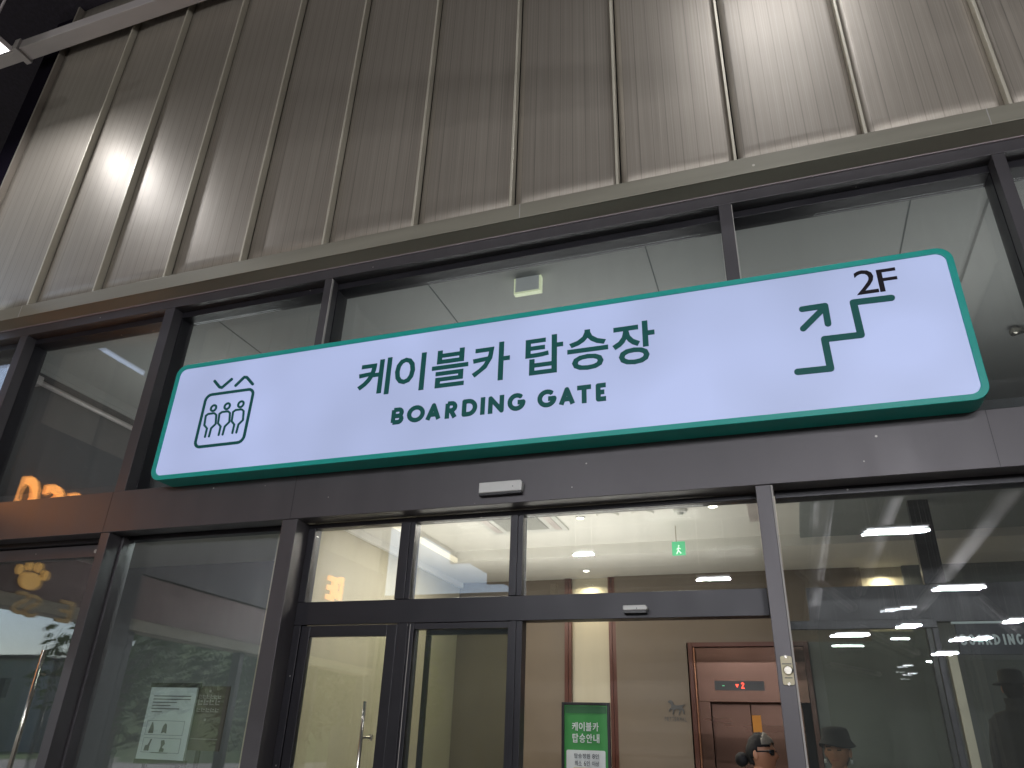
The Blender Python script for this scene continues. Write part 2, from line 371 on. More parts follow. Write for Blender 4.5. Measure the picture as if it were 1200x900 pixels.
for i, (a, b) in enumerate(zip(bounds[:-1], bounds[1:])):
    o = link('panel', pm0 if i == 0 else pm1, clad)
    o.location = (a + .024 - 3 if i else a - 3, random.uniform(-.004, .004), PZ0 - 6.0)
    if i: o.rotation_euler = (random.uniform(-.0025, .0025), 0, random.uniform(-.012, .012))
rm = MB().box(-.012, .012, -.078, .012, 0, PZ1 - PZ0).mesh('rib', RIB)
for b in bounds[1:]:
    o = link('rib', rm, clad); o.location = (b - 3, 0, PZ0 - 6.0)
    bv = o.modifiers.new('bevel', 'BEVEL'); bv.width = .003; bv.segments = 1
# base flashing: face, underside
FZ = Z(387, 300, -.03)
mb = MB(); mb.add([(x, y, z) for x in (-14, 14) for y, z in ((-.035, 6.062), (-.035, FZ), (-.02, FZ), (.1195, ZR), (.1195, 6.062))], [(0, 1, 2, 3, 4), (9, 8, 7, 6, 5), (0, 5, 6, 1), (1, 6, 7, 2), (2, 7, 8, 3), (3, 8, 9, 4), (4, 9, 5, 0)]); mb.build('flashing', FLASH, clad, bevel=.004)
MB().box(-14, 14, .108, .1195, ZR - .012, ZR - .001).build('lit_edge_strip', mat('edge_highlight', (.42, .36, .38), .35, .5), clad)  # pale strip paints the light caught along the frame's top edge
for xj in (4.22, 7.93, -1.9):
    MB().box(xj, xj + .006, -.0375, -.035, FZ + .002, 6.06).build('joint', SEAL, clad)
MB().box(-3.312, -3.28, -.0, .13, 6.064, PZ1).build('edge_trim', CLAD, clad)

# ---- glazed shopfront
front = thing('glazed_shopfront', 'dark bronze aluminium shopfront with tall panes under the metal cladding', 'glass front', (3, YF, 0))
b2 = .0025
# top rail: three steps back
MB().box(-14, 14, YF, YF + .12, Z(400, 323, YF) - .006, ZR - .001).build('top_rail', FRAME, front, bevel=b2)
ztop2 = Z(404, 330, YF) ; zg = Z(404, 349, YG)
MB().box(-14, 14, YF + .122, YG + .03, zg, FZ - .002).build('top_rail', FRAME2, front, bevel=b2)
mull = [(-6.0, -5.9), (-3.95, -3.85), (-1.974, -1.859), (.168 - .02, .275), (2.135, 2.215), (5.932, 6.031), (7.926, 8.010), (9.93, 10.03), (11.95, 12.05)]
zt = Z(400, 323, YF) - .008
for a, b in mull:
    MB().box(a, b, YF + .001, YF + .123, ZB1 + .002, zt).build('mullion', FRAME, front, bevel=b2)
    MB().box(a - .004, b - .01 if a < 0 else b + .006, YF + .125, YG + .03, ZB1 + .002, zg - .002).build('mullion_frame', FRAME2, front, bevel=b2)
# slim sealant edge lines
for x in (2.216, 6.0325):
    MB().box(x, x + .006, YF + .004, YF + .03, ZB1 + .01, zt - .01).build('seal_line', SEAL, front)
# upper panes
mids = [m_ for m_ in mull]
pane_mats = GLASS
def pane(x0, x1, z0, z1, y, parent, m=GLASS, double=True, name='pane', tilt=1.0):
    o = MB().box(x0, x1, y, y + .006, z0, z1).build(name, m, parent)
    if double:
        # the inner sheet of the double glazing, a touch out of parallel
        k = MB(); t = .010 * (x1 - x0)
        v = [(x, yy + (.006 * tilt if x == x1 else 0) + (.003 * tilt if z == z1 else 0), z) for x in (x0, x1) for yy in (y + .022, y + .028) for z in (z0, z1)]
        k.add(v, [(0, 1, 3, 2), (4, 6, 7, 5), (0, 4, 5, 1), (2, 3, 7, 6), (0, 2, 6, 4), (1, 5, 7, 3)])
        k.build('inner_pane', m, o)
    return o
for (a0, a1), (c0, c1) in zip(mull[:-1], mull[1:]):
    pane(a1 + .013, c0 - .013, ZB1 + .003, zg - .004, YG - .02, front)
# sill behind beam, the beam and its stepped underside
MB().box(-14, 14, YF - .004, YF + .16, ZB0, ZB1).build('beam', FRAME, front, bevel=.004)
MB().box(-14, 14, YF + .162, YG + .05, ZB0 + .012, ZB1 - .004).build('beam_step', FRAME2, front, bevel=.003)
for xj in (.145, 7.43, -1.92, 2.2):
    MB().box(xj, xj + .004, YF - .0055, YF - .004, ZB0 + .004, ZB1 - .004).build('joint', FRAME2, front)
# lower posts
P1, P2, P3, P0 = (.133, .237), (2.127, 2.275), (5.96, 6.06), (-1.974, -1.859)
for (a, b), d in ((P0, .17), (P1, .15), (P2, .21), (P3, .21), ((7.93, 8.03), .17), ((9.93, 10.03), .17), ((-3.95, -3.85), .17)):
    MB().box(a, b, YF + .001, YF + d, .0, ZB0 - .002).build('post', FRAME, front, bevel=.003)
MB().box(P1[0] - .01, P1[1] + .022, YF + .155, YG + .03, 0, ZB0 - .002).build('post_frame', FRAME, front, bevel=.003)
MB().box(P3[1] + .0005, P3[1] + .012, YF + .006, YF + .03, .0, ZB0 - .004).build('seal_line', SEAL, front)
# fixed window between the two left posts
MB().box(P1[1] + .03, P2[0] - .005, YG - .06, YG + .03, ZB0 - .03, ZB0 + .009).build('head_rail', FRAME2, front, bevel=b2)
pane(P1[1] + .03, P2[0] - .003, .1, ZB0 - .032, YG - .02, front)
# fixed window right of the doors
MB().box(P3[1] + .02, 7.925, YG - .1, YG + .03, ZB0 - .05, ZB0 + .009).build('head_rail', FRAME2, front, bevel=b2)
pane(P3[1] + .02, 7.925, .1, ZB0 - .052, YG - .04, front)
pane(8.035, 9.925, .1, ZB0 - .052, YG - .04, front)

# ---- black door frame between the portal posts
TZ0, TZ1 = 2.463, 2.642
D = YD
door = thing('black_door_frame', 'black aluminium door frame with transom lights between the portal posts', 'door frame', (4.1, YD, 0))
zf = 3.258
MB().box(P2[1] + .001, P3[0] - .004, D, D + .10, zf, ZB0 - .003).build('head_rail', FRAME2, door, bevel=b2)
MB().box(P2[1] + .001, P3[0] - .004, D, D + .12, TZ0, TZ1).build('transom_bar', FRAME2, door, bevel=.003)
XJ = P2[1] + .001
MB().box(XJ, 2.345, D, D + .10, 0, TZ0 - .002).build('jamb', FRAME2, door, bevel=b2)
MB().box(XJ, 2.345, D, D + .10, TZ1 + .002, zf - .002).build('jamb', FRAME2, door, bevel=b2)
for a, b in ((3.165, 3.295), (4.118, 4.222)):
    MB().box(a, b, D, D + .10, TZ1 + .002, zf - .002).build('jamb', FRAME2, door, bevel=b2)
    MB().box(a + .02, b - .04, D - .012, D - .001, TZ1 + .002, zf - .002).build('glazing_bead', FRAME2, door, bevel=.002)
for a, b in ((3.215, 3.36), (4.125, 4.235)):
    MB().box(a, b, D, D + .10, 0, TZ0 - .002).build('jamb', FRAME2, door, bevel=b2)
    MB().box(a + .03, b - .045, D - .012, D - .001, 0, TZ0 - .002).build('glazing_bead', FRAME2, door, bevel=.002)
MB().box(3.328, 3.333, D - .0025, D - .001, .1, TZ0 - .01).build('seal_line', SEAL, door)
for a, b in ((2.347, 3.163), (3.297, 4.116), (4.224, P3[0] - .006)):
    pane(a, b, TZ1 + .003, zf - .003, D + .04, door, tilt=0)
# hinged leaf on the left
leaf = thing('hinged_glass_door', 'hinged glass door with black frame and slim bar handle left of the sidelight', 'door', (2.35, D + .02, 0))
MB().box(2.350, 2.43, D + .01, D + .06, .02, TZ0 - .008).build('stile', FRAME2, leaf, bevel=b2)
MB().box(3.125, 3.21, D + .01, D + .06, .02, TZ0 - .008).build('stile', FRAME2, leaf, bevel=b2)
MB().box(2.431, 3.124, D + .01, D + .06, 2.372, TZ0 - .008).build('rail', FRAME2, leaf, bevel=b2)
MB().box(2.431, 3.124, D + .01, D + .06, .02, .2).build('rail', FRAME2, leaf, bevel=b2)
pane(2.432, 3.123, .201, 2.371, D + .03, leaf, GLASSG)
hd = MB().tube((3.045, D - .06, .9), (3.045, D - .06, 1.90), .014).build('handle', STEEL, leaf, smooth=True)
MB().tube((3.045, D - .06, 1.66), (3.085, D + .008, 1.66), .009).tube((3.045, D - .06, 1.1), (3.085, D + .008, 1.1), .009).box(3.07, 3.10, D + .002, D + .009, 1.64, 1.68).build('bracket', STEEL, hd)
# sidelight with the opened automatic leaf parked behind it
pane(3.362, 4.123, .1, 2.415, D + .03, door, GLASSG)
MB().box(3.362, 4.123, D + .005, D + .09, 2.417, TZ0 - .004).build('rail', FRAME2, door)
for lx0, lx1, lab in ((3.39, 4.20, 'opened sliding glass leaf parked behind the left sidelight'), (5.985, 6.95, 'opened sliding glass leaf parked behind the right window')):
    lf = thing('sliding_door_leaf', lab, 'sliding door', (lx0, D + .18, 0))
    right = lx0 > 5
    MB().box(lx0, lx1, D + .16, D + .2, 2.395, 2.45).build('rail', FRAME2, lf, bevel=b2)
    MB().box(lx0, lx0 + .035, D + .16, D + .2, .02, 2.393).build('stile', FRAME2, lf, bevel=b2)
    MB().box(lx1 - .035, lx1, D + .16, D + .2, .02, 2.393).build('stile', FRAME2, lf, bevel=b2)
    MB().box(lx0 + .036, lx1 - .036, D + .175, D + .183, .02, 2.394).build('pane', GLASSG, lf)
    if not right: MB().box(lx1 - .09, lx1 - .04, D + .165, D + .174, 1.73, 1.79).build('lock_box', BPLAST, lf)

# ---- left automatic/glass door bay A (dark frame, bar handle)
ld = thing('left_shop_door', 'dark framed glass shop door with long steel bar handle at the left edge', 'door', (-1, YG - .1, 0))
MB().box(P0[1] + .003, P1[0] - .012, YF + .16, YG + .02, 3.262, ZB0 + .008).build('head_rail', FRAME2, ld, bevel=b2)
MB().box(P0[1] + .003, P1[0] - .012, YG - .05, YG + .02, 3.14, 3.255).build('head_panel', FRAME, ld, bevel=b2)
MB().box(P1[0] - .1, P1[0] - .012, YG - .05, YG + .02, 0, 3.138).build('jamb', FRAME2, ld, bevel=b2)
MB().tube((-.12, YG - .052, 3.19), (-.12, YG - .058, 3.19), .018, n=14).build('screw_cap', SEAL, ld)
pane(P0[1] + .003, P1[0] - .103, .05, 3.138, YG - .02, ld)
h1 = MB().tube(tuple(atY(52, 762, YG - .1)), tuple(atY(52, 762, YG - .1) - Vector((0, 0, 1.3))), .021, n=16).build('handle', STEEL, ld, smooth=True)
p_ = atY(52, 762, YG - .1)
MB().tube((p_.x, YG - .1, p_.z - .2), (p_.x, YG - .022, p_.z - .2), .01).tube((p_.x, YG - .1, p_.z - 1.1), (p_.x, YG - .022, p_.z - 1.1), .01).build('bracket', STEEL, h1)

# ================================================================== THE LIGHT-BOX SIGN
SX0, SX1, SZ0, SZ1, SY = .775, 7.435, 3.680, 4.850, -.10
def rrect(x0, x1, z0, z1, r, n=8):
    o = []
    for cx, cz, a in ((x1 - r, z1 - r, 0), (x0 + r, z1 - r, 90), (x0 + r, z0 + r, 180), (x1 - r, z0 + r, 270)):
        o += [(cx + r * math.cos(R(a + 90 * i / n)), cz + r * math.sin(R(a + 90 * i / n))) for i in range(n + 1)]
    return o
sign = thing('boarding_gate_sign', 'long green-edged light box sign reading BOARDING GATE over the entrance', 'sign', (4.1, 0, SZ0))
outer = rrect(SX0, SX1, SZ0, SZ1, .105); inner = rrect(SX0 + .044, SX1 - .044, SZ0 + .044, SZ1 - .044, .07)
n_ = len(outer)
rim = MB()
v = [(x, SY, z) for x, z in outer] + [(x, SY, z) for x, z in inner] + [(x, SY + .012, z) for x, z in inner] + [(x, .105, z) for x, z in outer] + [(x, .105, z) for x, z in inner]
f = []
for i in range(n_):
    j = (i + 1) % n_
    f += [(i, j, j + n_, i + n_), (i + n_, j + n_, j + 2 * n_, i + 2 * n_), (j, i, i + 3 * n_, j + 3 * n_), (i + 3 * n_, i + 4 * n_, j + 4 * n_, j + 3 * n_), (i + 2 * n_, j + 2 * n_, j + 4 * n_, i + 4 * n_)]
rim.add(v, f); rim.build('rim', GREEN, sign, bevel=.004)
MB().prism_y(rrect(SX0 + .046, SX1 - .046, SZ0 + .046, SZ1 - .046, .068)[::-1], SY + .008, SY + .03).build('face', FACE, sign)
MB().prism_y(rrect(SX0 + .06, SX1 - .06, SZ0 + .06, SZ1 - .06, .08)[::-1], .08, .1).build('back_plate', GREEN, sign)
for xx in (1.1, 3.0, 5.0, 7.0):
    MB().box(xx, xx + .06, .1052, YF - .0045, SZ0 + .25 - .3 + .06, SZ0 + .012).build('bracket', SEAL, sign)
YL = SY + .008
K = lambda x, y: (400 + x / 3, 300 + y / 3)
for ch, l, r_, t, b in (('케', (57, 462), (178, 380), (168, 358), (150, 487)), ('이', (190, 405), (300, 350), (293, 340), (285, 471)),
                        ('블', (320, 392), (447, 375), (432, 322), (330, 466)), ('카', (460, 402), (593, 352), (568, 302), (556, 437)),
                        ('탑', (648, 340), (780, 305), (758, 275), (670, 420)), ('승', (795, 335), (938, 315), (862, 260), (868, 400)),
                        ('장', (953, 310), (1101, 265), (1070, 228), (1030, 381))):
    rect = (X(*K(*l), YL), X(*K(*r_), YL), Z(*K(*b), YL), Z(*K(*t), YL))
    glyph('letter', ch, rect, YL, .006, LGREEN, sign, bold=.016)
# BOARDING GATE in round geometric strokes
def arc(cx, cz, rx, rz, a0, a1, n=14): return [(cx + rx * math.cos(R(a0 + (a1 - a0) * i / n)), cz + rz * math.sin(R(a0 + (a1 - a0) * i / n))) for i in range(n + 1)]
def latin(ch, x0, x1, z0, z1, wd):
    h = wd / 2; a, b, c, d = x0 + h, x1 - h, z0 + h, z1 - h; mz = (c + d) / 2; mx = (a + b) / 2
    if ch == 'B': return [([(a, c), (a, d)], 0), ([(a, d)] + arc(b - (d - mz) / 2 * 1.1, (d + mz) / 2, (d - mz) / 2, (d - mz) / 2, 90, -90) + [(a, mz)], 0), ([(a, mz)] + arc(b - (mz - c) / 2, (c + mz) / 2, (mz - c) / 2, (mz - c) / 2, 90, -90) + [(a, c)], 0)]
    if ch == 'O': return [(arc(mx, mz, (b - a) / 2, (d - c) / 2, 0, 345, 22), 1)]
    if ch == 'A': return [([(a, c - h * .6), (mx, d), (b, c - h * .6)], 0), ([(a + (mx - a) * .38, c + (d - c) * .28), (b - (b - mx) * .38, c + (d - c) * .28)], 0)]
    if ch == 'R': return [([(a, c - h), (a, d)], 0), ([(a, d)] + arc(b - (d - mz) * .55, (d + mz) / 2 - .004, (d - mz) * .52, (d - mz) * .55, 90, -90) + [(a, mz - .008)], 0), ([(mx, mz - .01), (b, c - h * .7)], 0)]
    if ch == 'D': return [([(a, c), (a, d)] + arc(b - (d - c) / 2, mz, (d - c) / 2, (d - c) / 2, 90, -90), 1)]
    if ch == 'I': return [([(mx, c - h), (mx, d + h)], 0)]
    if ch == 'N': return [([(a, c - h), (a, d), (b, c), (b, d + h)], 0)]
    if ch == 'G': return [(arc(mx, mz, (b - a) / 2, (d - c) / 2, 45, 352, 22) + [(b, mz - .004), (mx + .01, mz - .004)], 0)]
    if ch == 'T': return [([(a - h * .8, d), (b + h * .8, d)], 0), ([(mx, d), (mx, c - h)], 0)]
    if ch == 'E': return [([(b, d), (a, d), (a, c), (b, c)], 0), ([(a, mz), (b - .012, mz)], 0)]
lz0, lz1 = Z(*K(200, 591), YL), Z(*K(205, 533), YL)
lz0 = (lz0 + Z(*K(918, 511), YL)) / 2; lz1 = (lz1 + Z(*K(918, 447), YL)) / 2
for ch, a, b in (('B', 177, 220), ('O', 232, 294), ('A', 298, 351), ('R', 366, 408), ('D', 425, 478), ('I', 491, 504), ('N', 517, 572), ('G', 585, 648),
                 ('G', 690, 757), ('A', 765, 822), ('T', 828, 880), ('E', 895, 939)):
    yy = lambda x: 562 - (x - 195) * (562 - 479) / (918 - 195)
    g = MB()
    for pts, cl in latin(ch, X(*K(a, yy(a)), YL), X(*K(b, yy(b)), YL), lz0, lz1, .037): g.stroke(pts, .037, YL, .006, closed=bool(cl), round_ends=False)
    g.build('letter', LGREEN, sign)
S = lambda x, y: (lambda q: (q.x, q.z))(atY(x, y, YL))
S6 = lambda x, y: S(800 + x / 3, 300 + y / 3)
S8 = lambda x, y: S(220 + x / 8.18, 430 + y / 8.18)
MB().stroke([S6(405, 408), S6(520, 396), S6(499, 293), S6(627, 278), S6(600, 164), S6(733, 148)], .048, YL, .006).build('stair_symbol', LGREEN, sign)
MB().stroke([S6(424, 256), S6(500, 180)], .044, YL, .006).stroke([S6(420, 188), S6(500, 176), S6(511, 239)], .044, YL, .0075).build('arrow_symbol', LGREEN, sign)
cab = MB()
c4 = [S8(180, 262), S8(634, 223), S8(532, 728), S8(72, 766)]
xs0 = (c4[0][0] + c4[3][0]) / 2; xs1 = (c4[1][0] + c4[2][0]) / 2; zs0 = (c4[2][1] + c4[3][1]) / 2; zs1 = (c4[0][1] + c4[1][1]) / 2
cab.stroke(rrect(xs0, xs1, zs0, zs1, .06, 5), .027, YL, .006, closed=True)
cab.stroke([S8(262, 138), S8(308, 195), S8(330, 200), S8(424, 120)], .027, YL, .006).stroke([S8(463, 180), S8(545, 100), S8(570, 102), S8(625, 166)], .027, YL, .006)
cabin = cab.build('cabin_symbol', LGREEN, sign)
for dx, dy in ((0, 0), (131, -18), (262, -37)):
    g = MB(); q = lambda x, y: S8(x + dx, y + dy)
    c = q(250, 396); g.stroke(arc(c[0], c[1], .029, .029, 0, 345, 18), .020, YL, .006, closed=True)
    g.stroke([q(168, 672), q(187, 590), q(162, 560), q(176, 470), q(200, 452), q(258, 445), q(277, 462), q(270, 548), q(227, 590), q(206, 668)], .018, YL, .006)
    g.build('passenger_symbol', LGREEN, cabin)
for ch, l, r_, t, b in (('2', (606, 100), (683, 90), (640, 50), (650, 133)), ('F', (686, 85), (750, 60), (745, 41), (702, 126))):
    rect = (X(800 + l[0] / 3, 300 + l[1] / 3, YL), X(800 + r_[0] / 3, 300 + r_[1] / 3, YL), Z(800 + b[0] / 3, 300 + b[1] / 3, YL), Z(800 + t[0] / 3, 300 + t[1] / 3, YL))
    glyph('letter', ch, rect, YL, .006, LDARK, sign, bold=.0)

# ---- sensors, button plate
def sensor(px0, px1, pyt, pyb, Y, label):
    x0, x1 = X(px0, pyb, Y - .05), X(px1, pyb - 3, Y - .05); z0, z1 = Z((px0 + px1) / 2, pyb, Y - .05), Z((px0 + px1) / 2, pyt, Y - .05)
    t = thing('motion_sensor', label, 'sensor', ((x0 + x1) / 2, Y, z0))
    MB().prism_y([(x0, z0 + .012), (x1, z0 + .012), (x1 + .006, z1 - .02), (x1 - .01, z1), (x0, z1)][::-1], Y - .055, Y - .001).build('cover', WPLAST, t, bevel=.006)
    MB().box(x0 + .003, x1 - .004, Y - .05, Y - .001, z0 - .006, z0 + .011).build('lens', BPLAST, t)
    MB().tube((x1 - .07, Y - .056, (z0 + z1) / 2), (x1 - .07, Y - .053, (z0 + z1) / 2), .004).build('indicator', BPLAST, t)
sensor(561, 611, 564, 578, YF - .004, 'white door sensor on the bronze beam beneath the long sign')
sensor(730, 758, 709, 717, YD, 'small white sensor on the black transom bar over the open doorway')
bp0 = thing('push_button_plate', 'cream button plate screwed to the post right of the doorway', 'button', (6.01, YF, 1.9))
bx0, bx1, bz0, bz1 = X(914, 770, YF), X(929.5, 785, YF), Z(923, 803, YF), Z(921, 769, YF)
MB().prism_y(rrect(bx0, bx1, bz0, bz1, .012, 4)[::-1], YF - .012, YF + .0005).build('plate', CREAM, bp0, bevel=.002)
cx = (bx0 + bx1) / 2; cz = (bz0 + bz1) / 2
MB().tube((cx + .004, YF - .028, cz), (cx + .004, YF - .0125, cz), .022, .03, 20).build('button', STEEL, bp0, smooth=False)
for dz in (.078, -.078): MB().tube((cx, YF - .016, cz + dz), (cx, YF - .0125, cz + dz), .009, n=12).build('screw', STEEL, bp0)
MB().box(cx - .02, cx + .024, YF - .0135, YF - .0122, cz - .045, cz - .04).build('print', INK, bp0)
MB().box(cx - .028, cx + .028, YF - .0135, YF - .0122, cz + .035, cz + .04).build('print', INK, bp0)

# ================================================================== LOBBY
ZC, ZT, YB, XL = 3.60, 3.72, 4.3, 1.98
lc = MB()
lc.box(-6, 2.42, .42, 6, ZC, ZC + .15).box(2.42, 12, 3.1, 6, ZC, ZC + .15)
tag(lc.build('lobby_ceiling', CEIL), kind='structure')
tag(MB().box(2.421, 6.3, .42, 3.099, ZT, ZT + .03).build('ceiling_tray', CEIL), kind='structure')
tag(MB().box(6.302, 12, .42, 3.099, ZT - .04, ZT + .03).build('side_ceiling', mat('dimmed_side_ceiling', (.27, .30, .31), .8, nscale=1, namt=.06)), kind='structure')  # dimmer, cooler light on this stretch of ceiling put into its colour
tag(MB().box(2.421, 2.46, .42, 3.08, ZC - .015, ZC + .035).build('cove_strip', COVE), kind='structure')
# cornice steps
tag(MB().box(XL + .002, XL + .05, .45, YB, ZC - .07, ZC - .002).build('cornice', CEIL), kind='structure')
lw = tag(MB().box(XL - .1, XL, .43, YB + .1, 0, ZC).build('lobby_side_wall', WALL), kind='structure')
bw = MB().box(XL + .002, 3.465, YB, YB + .1, 0, ZC).box(4.1, 4.93, YB - .06, YB + .1, 0, 3.66)
bw.box(4.93, 6.92, YB - .06, YB + .1, 2.80, 3.66)
tag(bw.build('lobby_back_wall', STONE), kind='structure')
tag(MB().box(6.27, 6.92, YB - .061, YB + .1, 0, 2.799).box(7.35, 12, YB - .06, YB + .1, 0, 3.66).box(6.921, 7.349, YB - .055, YB + .1, 0, 2.899).build('lobby_right_wall', GWALL), kind='structure')
tag(MB().box(3.54, 4.01, YB + .01, YB + .11, 0, ZC).box(6.92, 7.35, YB + .01, YB + .11, 2.9, ZC).build('niche_wall', WALL), kind='structure')
for k, (a, b, lab) in enumerate(((3.455, 3.50, 'outer left'), (3.505, 3.54, 'inner left'), (4.012, 4.05, 'inner right'), (4.055, 4.098, 'outer right'))):
    tag(MB().box(a, b, YB - .05, YB + .012, 0, ZC - .004).build('niche_trim', TRIM), 'brown wood trim strip, %s edge of the lit beige wall niche' % lab, 'trim', 'trim strips beside the lit niche')
# left part of the interior behind window B
tag(MB().box(-2.4, XL - .102, 2.6, 2.7, 0, ZC).build('left_room_wall', GWALL), kind='structure')
tag(MB().box(-6, -2.4, .9, 6, 0, .02).box(-2.5, -2.4, .44, 6, 0, ZC).build('left_room_side', DWALL), kind='structure')
# upper floor: slab, ceiling, dark side wall
tag(MB().box(-3.4, 14, .45, 7, ZC + .16, ZC + .3).build('upper_floor_slab', DWALL), kind='structure')
tag(MB().box(-2.75, 14, .43, 7, 6.0, 6.1).build('upper_ceiling', CEILG), kind='structure')
tag(MB().box(-3.2, -2.76, .43, 6, 3.75, 6.1).box(-2.75, 14, 5.6, 5.7, 3.95, 6.0).build('upper_wall', DWALL), kind='structure')
tag(MB().box(-2.755, -2.72, .45, 5.6, 5.88, 5.998).box(-2.757, -2.735, .45, 5.6, 5.83, 5.88).build('upper_cornice', CEILG), kind='structure')
r_ = thing('wall_rail', 'pale horizontal rail with end bracket inside the upper left window', 'rail', (-2.7, .6, 5.6))
MB().tube((-2.66, .55, 5.66), (-2.66, 4.5, 5.66), .035, n=12).build('tube', GALV, r_, smooth=True)
MB().box(-2.74, -2.60, .6, 1.0, 5.60, 5.72).build('bracket', GALV, r_, bevel=.004)
# square light in upper storey seen through centre pane
YQ = 1.0
qa, qb = atY(602, 345, YQ), atY(634, 313, YQ)
sq = thing('square_exit_light', 'small square box light with pale glowing rim behind the upper centre window', 'light', ((qa.x + qb.x) / 2, YQ, qa.z))
MB().box(qa.x, qb.x, YQ, YQ + .06, qa.z, qb.z).build('frame', mat('sq_rim', (.6, .6, .5), .5, emit=(.72, .80, .52), es=.5), sq)
MB().box(qa.x + .018, qb.x - .018, YQ - .006, YQ - .001, qa.z + .018, qb.z - .018).build('diffuser', mat('sq_diff', (.5, .52, .52), .5, emit=(.5, .53, .54), es=.25), sq)
MB().box((qa.x + qb.x) / 2 - .01, (qa.x + qb.x) / 2 + .01, YQ + .02, YQ + .04, qb.z, 5.998).build('stem', STEEL, sq)
q = atZ(1189, 384, 5.98)
sp = thing('ceiling_spotlight', 'silver spotlight on the ceiling behind the upper right window', 'spotlight', tuple(q))
MB().tube((q.x - .05, q.y - .05, 5.90), (q.x + .06, q.y, 5.94), .045, .04, 14).build('head', STEEL, sp, smooth=True)
MB().tube((q.x, q.y, 5.94), (q.x, q.y, 6.0), .012).build('stem', STEEL, sp)
a, b = atZ(1172, 345, 5.98), atZ(1120, 480, 5.98)
cb = MB().box(8.12, 8.36, .6, 5.5, 5.95, 5.998).build('ceiling_beam', CEILG)
tag(cb, 'pale boxed beam running inward on the ceiling behind the upper right window', 'beam')

# ceiling fittings
p = Vector((3.60, 2.05, ZT))
vt = thing('ceiling_air_unit', 'square white ceiling air unit with round grille seen through the transom light', 'air conditioner', (p.x, p.y, ZT))
MB().box(p.x - .42, p.x + .42, p.y - .36, p.y + .36, ZT - .02, ZT - .001).build('panel', WPLAST, vt, bevel=.008)
MB().box(p.x - .24, p.x + .24, p.y - .22, p.y + .22, ZT - .024, ZT - .0205).build('grille', mat('grille_grey', (.3, .3, .29), .6), vt)
for i in range(13):
    MB().box(p.x - .23, p.x + .23, p.y - .215 + i * .034, p.y - .203 + i * .034, ZT - .032, ZT - .0245).build('slat', WPLAST, vt)
for i, dx in enumerate((-.33, .33)): MB().box(p.x + dx - .035, p.x + dx + .035, p.y - .27, p.y + .27, ZT - .026, ZT - .0205).build('louvre', GALV, vt)
def downlight(px, py, r, lab, z=ZT, lit=True):
    p = atZ(px, py, z); t = thing('ceiling_downlight', lab, 'downlight', (p.x, p.y, z), 'downlights in the lobby ceiling')
    MB().tube((p.x, p.y, z - .012), (p.x, p.y, z - .001), r, n=20).build('ring', WPLAST, t)
    MB().tube((p.x, p.y, z - .016), (p.x, p.y, z - .0125), r * .66, n=16).build('lens', DOWNL if lit else CEIL, t)
downlight(561, 607, .045, 'small lit ceiling downlight left of the air unit')
downlight(680, 606, .05, 'small lit ceiling downlight just right of the air unit')
downlight(835, 592, .06, 'lit ceiling downlight near the right end of the transom light')
downlight(687, 668, .05, 'lit downlight in front of the beige wall niche', ZC - .0)
for px, py, lab in ((712, 602.5, 'round white ceiling speaker nearest the air unit'), (753, 600, 'round white ceiling speaker in the middle of the transom light')):
    p = atZ(px, py, ZT); o = MB().tube((p.x, p.y, ZT - .02), (p.x, p.y, ZT - .001), .10, .115, 24).build('ceiling_speaker', CEIL); tag(o, lab, 'speaker')
p = atZ(797, 597, ZT); t = thing('smoke_detector', 'small white smoke detector with domed base on the lobby ceiling', 'smoke detector', (p.x, p.y, ZT))
MB().tube((p.x, p.y, ZT - .03), (p.x, p.y, ZT - .001), .06, .07, 20).build('base', WPLAST, t); MB().tube((p.x, p.y, ZT - .055), (p.x, p.y, ZT - .031), .025, .035, 16).build('sensor', WPLAST, t)
p = atZ(884, 597, ZT); o = MB().box(p.x - .06, p.x + .12, p.y - .25, p.y + .35, ZT - .02, ZT - .001).build('ceiling_diffuser', GALV); tag(o, 'pale rectangular ceiling vent at the right end of the transom light', 'vent')
# exit sign
e0, e1 = atY(787, 635, 2.5), atY(801, 650, 2.5)
ex = thing('exit_sign', 'small green lit running-man exit sign hanging from the lobby ceiling', 'exit sign', (e0.x, 2.5, e1.z))
MB().box(e0.x, e1.x + .02, 2.5, 2.53, e1.z, e0.z).build('box', EXITG, ex)
MB().box(e0.x + .04, e0.x + .05, 2.51, 2.52, e0.z, ZT).build('rod', STEEL, ex)
em = MB(); ox, oz = e0.x + .035, e1.z + .012; EW = mat('exit_white', (.8, .9, .8), .5, emit=(.5, .9, .6), es=.9)
em.stroke([(ox + .01, oz), (ox + .025, oz + .03), (ox + .03, oz + .06)], .01, 2.499, .002).stroke([(ox + .05, oz + .005), (ox + .03, oz + .03)], .01, 2.499, .003).stroke([(ox + .012, oz + .045), (ox + .03, oz + .06), (ox + .048, oz + .048)], .008, 2.499, .002).stroke(arc(ox + .033, oz + .078, .004, .004, 0, 300, 6), .008, 2.499, .002)
em.build('running_figure', EW, ex)

